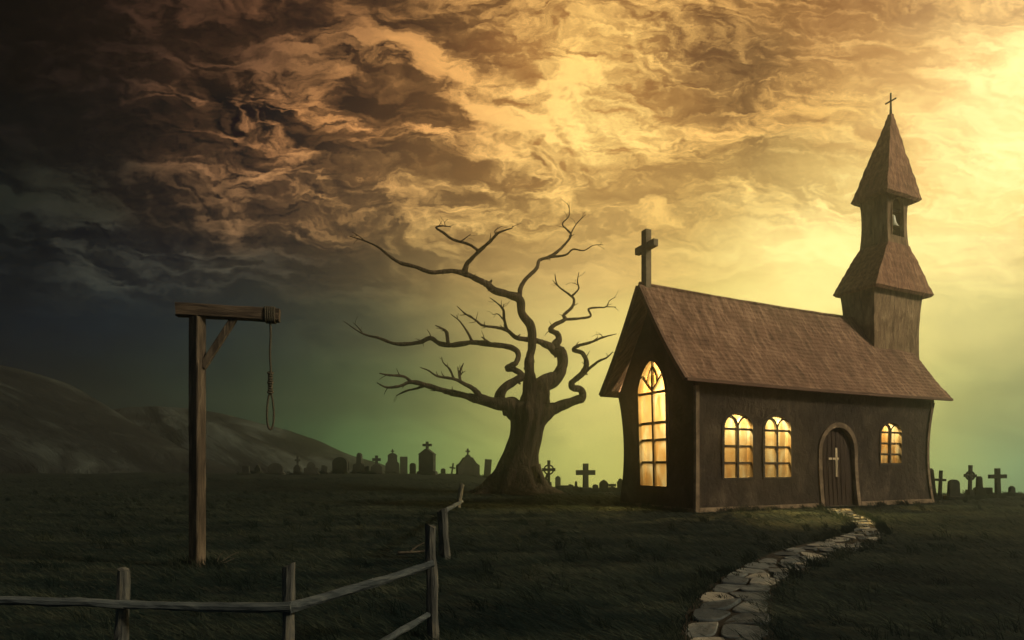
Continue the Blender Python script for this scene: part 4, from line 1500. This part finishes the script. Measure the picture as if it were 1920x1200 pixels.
stone('stepped_tomb', 'wide stepped tomb with a little finial cross beside the tree', 'tomb', 877, 841, 43, 41, 'step', GA)
stone('headstone', 'pale tilted slab half hidden by the tree trunk', 'headstone', 913, 861, 46, 13, 'slab', GA, 0.08, head='flat')
stone('grave_cross', 'small dark cross leaning against the tree roots', 'grave cross', 1016, 886, 31, 13, 'cross', GB, 0.35)
stone('ringed_cross', 'ringed cross on a pedestal just right of the tree', 'grave cross', 1029, 863, 31, 25, 'celtic', GB)
stone('headstone', 'faint pointed pale slab behind the low block tomb', 'headstone', 1046, 892, 38, 10, 'slab', GB, head='pointed')
stone('block_tomb', 'low flat block tomb right of the ringed cross', 'tomb', 1056, 910, 31, 28, 'slab', GB, head='flat')
stone('pillar_monument', 'small rounded pillar stone left of the large plain cross', 'monument', 1080, 902, 29, 13, 'pillar', GB)
stone('grave_cross', 'large plain stone cross halfway between tree and church', 'grave cross', 1098, 869, 28, 36, 'crossbase', GB)
stone('headstone', 'low worn slab half sunk between two larger graves under the hill end', 'headstone', 607, 872, 44, 11, 'slab', GA, 0.1, head='broken')
stone('headstone', 'narrow dark slab between the tall pillar and the small cross tomb', 'headstone', 689, 874, 44, 9, 'slab', GA, -0.08, head='flat')
stone('headstone', 'short broken stone just left of the small rounded pillar stone', 'headstone', 1070, 908, 33, 9, 'slab', GB, 0.12, head='broken')
stone('headstone', 'small dark headstone right of the large plain cross', 'headstone', 1116, 908, 28.5, 11, 'slab', GB, 0.04, head='round')
stone('headstone', 'ogee topped headstone, broader one near the church wall', 'headstone', 1132, 899, 29, 17, 'slab', GB, head='pointed')
stone('cross_tomb', 'low spreading tomb with a stub cross near the church wall', 'tomb', 1148, 907, 30, 18, 'plinthcross', GB)
stone('headstone', 'rounded headstone touching the church corner', 'headstone', 1164, 897, 29, 13, 'slab', GB, -0.05, head='shoulder')
stone('obelisk', 'tall tapering obelisk beside the church end wall', 'obelisk', 1741, 878, 22.5, 21, 'obelisk', GC)
stone('grave_cross', 'slim dark cross leaning beside the obelisk', 'grave cross', 1762, 882, 23, 18, 'cross', GC, 0.04)
stone('headstone', 'short tapering headstone right of the slim cross', 'headstone', 1788, 899, 22.2, 24, 'slab', GC, head='round', taper=0.2)
stone('winged_cross', 'flared cross with pointed head on a rocky pedestal', 'grave cross', 1818, 872, 23, 23, 'celtic', GC, 0.03)
stone('pillar_monument', 'square headstone topped by a thin finial', 'monument', 1836, 893, 23.5, 19, 'pillar', GC)
stone('headstone', 'small low slab left of the pale tall cross', 'headstone', 1853, 914, 23.5, 12, 'slab', GC, head='flat')
stone('grave_cross', 'tall pale cross near the right edge', 'grave cross', 1871, 878, 25, 30, 'cross', GC, -0.02, arm=0.70, tk=0.17)
stone('headstone', 'pale pointed stone at the right edge of the graveyard', 'headstone', 1897, 911, 25, 14, 'slab', GC, head='pointed', taper=0.3)

# ------------------------------------------------------------------ grass
poly_path = [(p.x, p.y) for p in cl] + [(p.x, p.y) for p in reversed(cr_)]


def grass(n):
    rnd = np.random.default_rng(3)
    d = 2.4 * (34 / 2.4) ** rnd.random(n) 
    th = (rnd.random(n) - 0.5) * 1.75
    x = np.tan(th) * d
    y = d
    V = np.zeros((n, 3, 3), dtype=np.float32)
    keep = np.ones(n, bool)
    cyw, syw = math.cos(YAW), math.sin(YAW)
    for i in range(n):
        xx, yy = float(x[i]), float(y[i])
        lx, ly = (xx - A0.x) * cyw + (yy - A0.y) * syw, -(xx - A0.x) * syw + (yy - A0.y) * cyw
        if -0.1 < lx < LEN + 1.2 and -0.12 < ly < WD + 0.2:
            keep[i] = False; continue
        if 1.0 < xx < 9 and yy < 17.5 and inside(poly_path, xx, yy) and rnd.random() < 0.96:
            keep[i] = False; continue
        g = ground_z(xx, yy)
        cl_ = mnoise.noise(Vector((xx * 0.9, yy * 2.2, 4.0)))
        if cl_ < -0.25 and rnd.random() < 0.7:
            keep[i] = False; continue
        h = (0.022 + 0.038 * rnd.random()) * (1 + 0.8 * max(0, cl_)) * (1 + 0.02 * yy)
        a = rnd.normal(0.25, 0.45)
        ln = h * (1.5 + 3.0 * rnd.random())
        wd = 0.0035 + 0.0012 * yy * 0.5
        V[i, 0] = (xx - wd, yy, g - 0.01)
        V[i, 1] = (xx + wd, yy + 0.002, g - 0.01)
        V[i, 2] = (xx - ln * math.cos(a), yy + ln * math.sin(a) * 0.6, g + h)
    V = V[keep]
    # taller tufts round posts, the gallows, graves, the church foot and along the path
    spots = [(gp.x + q.gauss(0, .16), gp.y + q.gauss(0, .14)) for q in [random.Random(i) for i in range(26)]]
    for t_ in tops:
        spots += [(t_.x + random.gauss(0, .10), t_.y + random.gauss(0, .10)) for _ in range(9)]
    for _ in range(170):
        p_ = path_pt(random.uniform(0, PL), random.choice((random.uniform(-.2, .02), random.uniform(.98, 1.2))))
        spots.append((p_.x, p_.y))
    for _ in range(70):
        p_ = path_pt(random.uniform(0, PL), random.random())
        spots.append((p_.x, p_.y, .45))
    for _ in range(40):
        a_ = random.uniform(0, LEN)
        w_ = church.matrix_basis @ Vector((a_, -random.uniform(.16, .34), 0))
        if not DOOR[0] - .2 < a_ < DOOR[1] + .2: spots.append((w_.x, w_.y))
    for _ in range(50):
        w_ = church.matrix_basis @ Vector((-random.uniform(.16, .34), random.uniform(0, WD), 0))
        spots.append((w_.x, w_.y))
    for o_ in [o_ for o_ in COL.objects if o_.get('group') in (GA, GB, GC)]:
        spots += [(o_.location.x + random.gauss(0, .35), o_.location.y - random.uniform(0.1, .5)) for _ in range(7)]
    for _ in range(420):
        d_ = 3.0 * 9 ** random.random(); x_ = math.tan(random.uniform(-.75, .75)) * d_
        if not inside(poly_path, x_, d_): spots.append((x_, d_))
    T_ = []
    for (x_, y_, *ks_) in spots:
        lx, ly = (x_ - A0.x) * cyw + (y_ - A0.y) * syw, -(x_ - A0.x) * syw + (y_ - A0.y) * cyw
        if -0.1 < lx < LEN + .3 and -0.1 < ly < WD + .1: continue
        sc_ = random.uniform(.5, 1.0) * (1 + .02 * y_) * (ks_[0] if ks_ else 1)
        for _ in range(random.randint(10, 22)):
            xx, yy = x_ + random.gauss(0, .035 * sc_ + .01), y_ + random.gauss(0, .035)
            g = ground_z(xx, yy)
            h = sc_ * random.uniform(.06, .17); le = random.gauss(-.07, .06) * sc_; wd = .003 + .0006 * yy
            m_ = (xx + le * .35, yy + random.gauss(0, .01), g + h * .6)
            T_.append(((xx - wd, yy, g - .01), (xx + wd, yy, g - .01), m_))
            T_.append(((m_[0] - wd * .7, m_[1], m_[2] - h * .12), (m_[0] + wd * .7, m_[1], m_[2] - h * .10), (xx + le, m_[1], g + h)))
    V = np.concatenate([V, np.array(T_, dtype=np.float32)])
    m = len(V)
    me = bpy.data.meshes.new('grass')
    me.vertices.add(m * 3)
    me.vertices.foreach_set('co', V.reshape(-1))
    me.loops.add(m * 3)
    me.loops.foreach_set('vertex_index', np.arange(m * 3, dtype=np.int32))
    me.polygons.add(m)
    me.polygons.foreach_set('loop_start', np.arange(0, m * 3, 3, dtype=np.int32))
    me.update()
    me.validate()
    me.materials.append(M['grass'])
    o = bpy.data.objects.new('grass', me)
    COL.objects.link(o)
    tag(o, kind='stuff')
    o['label'] = 'short dark windswept grass covering the field'
    o['category'] = 'grass'


grass(150000)

# ------------------------------------------------------------------ haze
hb = MB()
hb.box((0, 62, 3.6), (300, 160, 27.2))
hz = hb.build('haze', M['ground'])
hm = bpy.data.materials.new('haze_air')
hm.use_nodes = True
hm.node_tree.nodes.clear()
T = NT(hm.node_tree)
pv = T.node('ShaderNodeVolumePrincipled')
pv.inputs['Color'].default_value = (0.92, 0.95, 0.88, 1)
pv.inputs['Density'].default_value = HAZE_DENS
pv.inputs['Anisotropy'].default_value = 0.92
om = T.node('ShaderNodeOutputMaterial')
T.l.new(pv.outputs[0], om.inputs['Volume'])
hz.data.materials.clear()
hz.data.materials.append(hm)
tag(hz, kind='stuff')
hz['label'] = 'thin greenish mist hanging over the graveyard and field'
hz['category'] = 'haze'
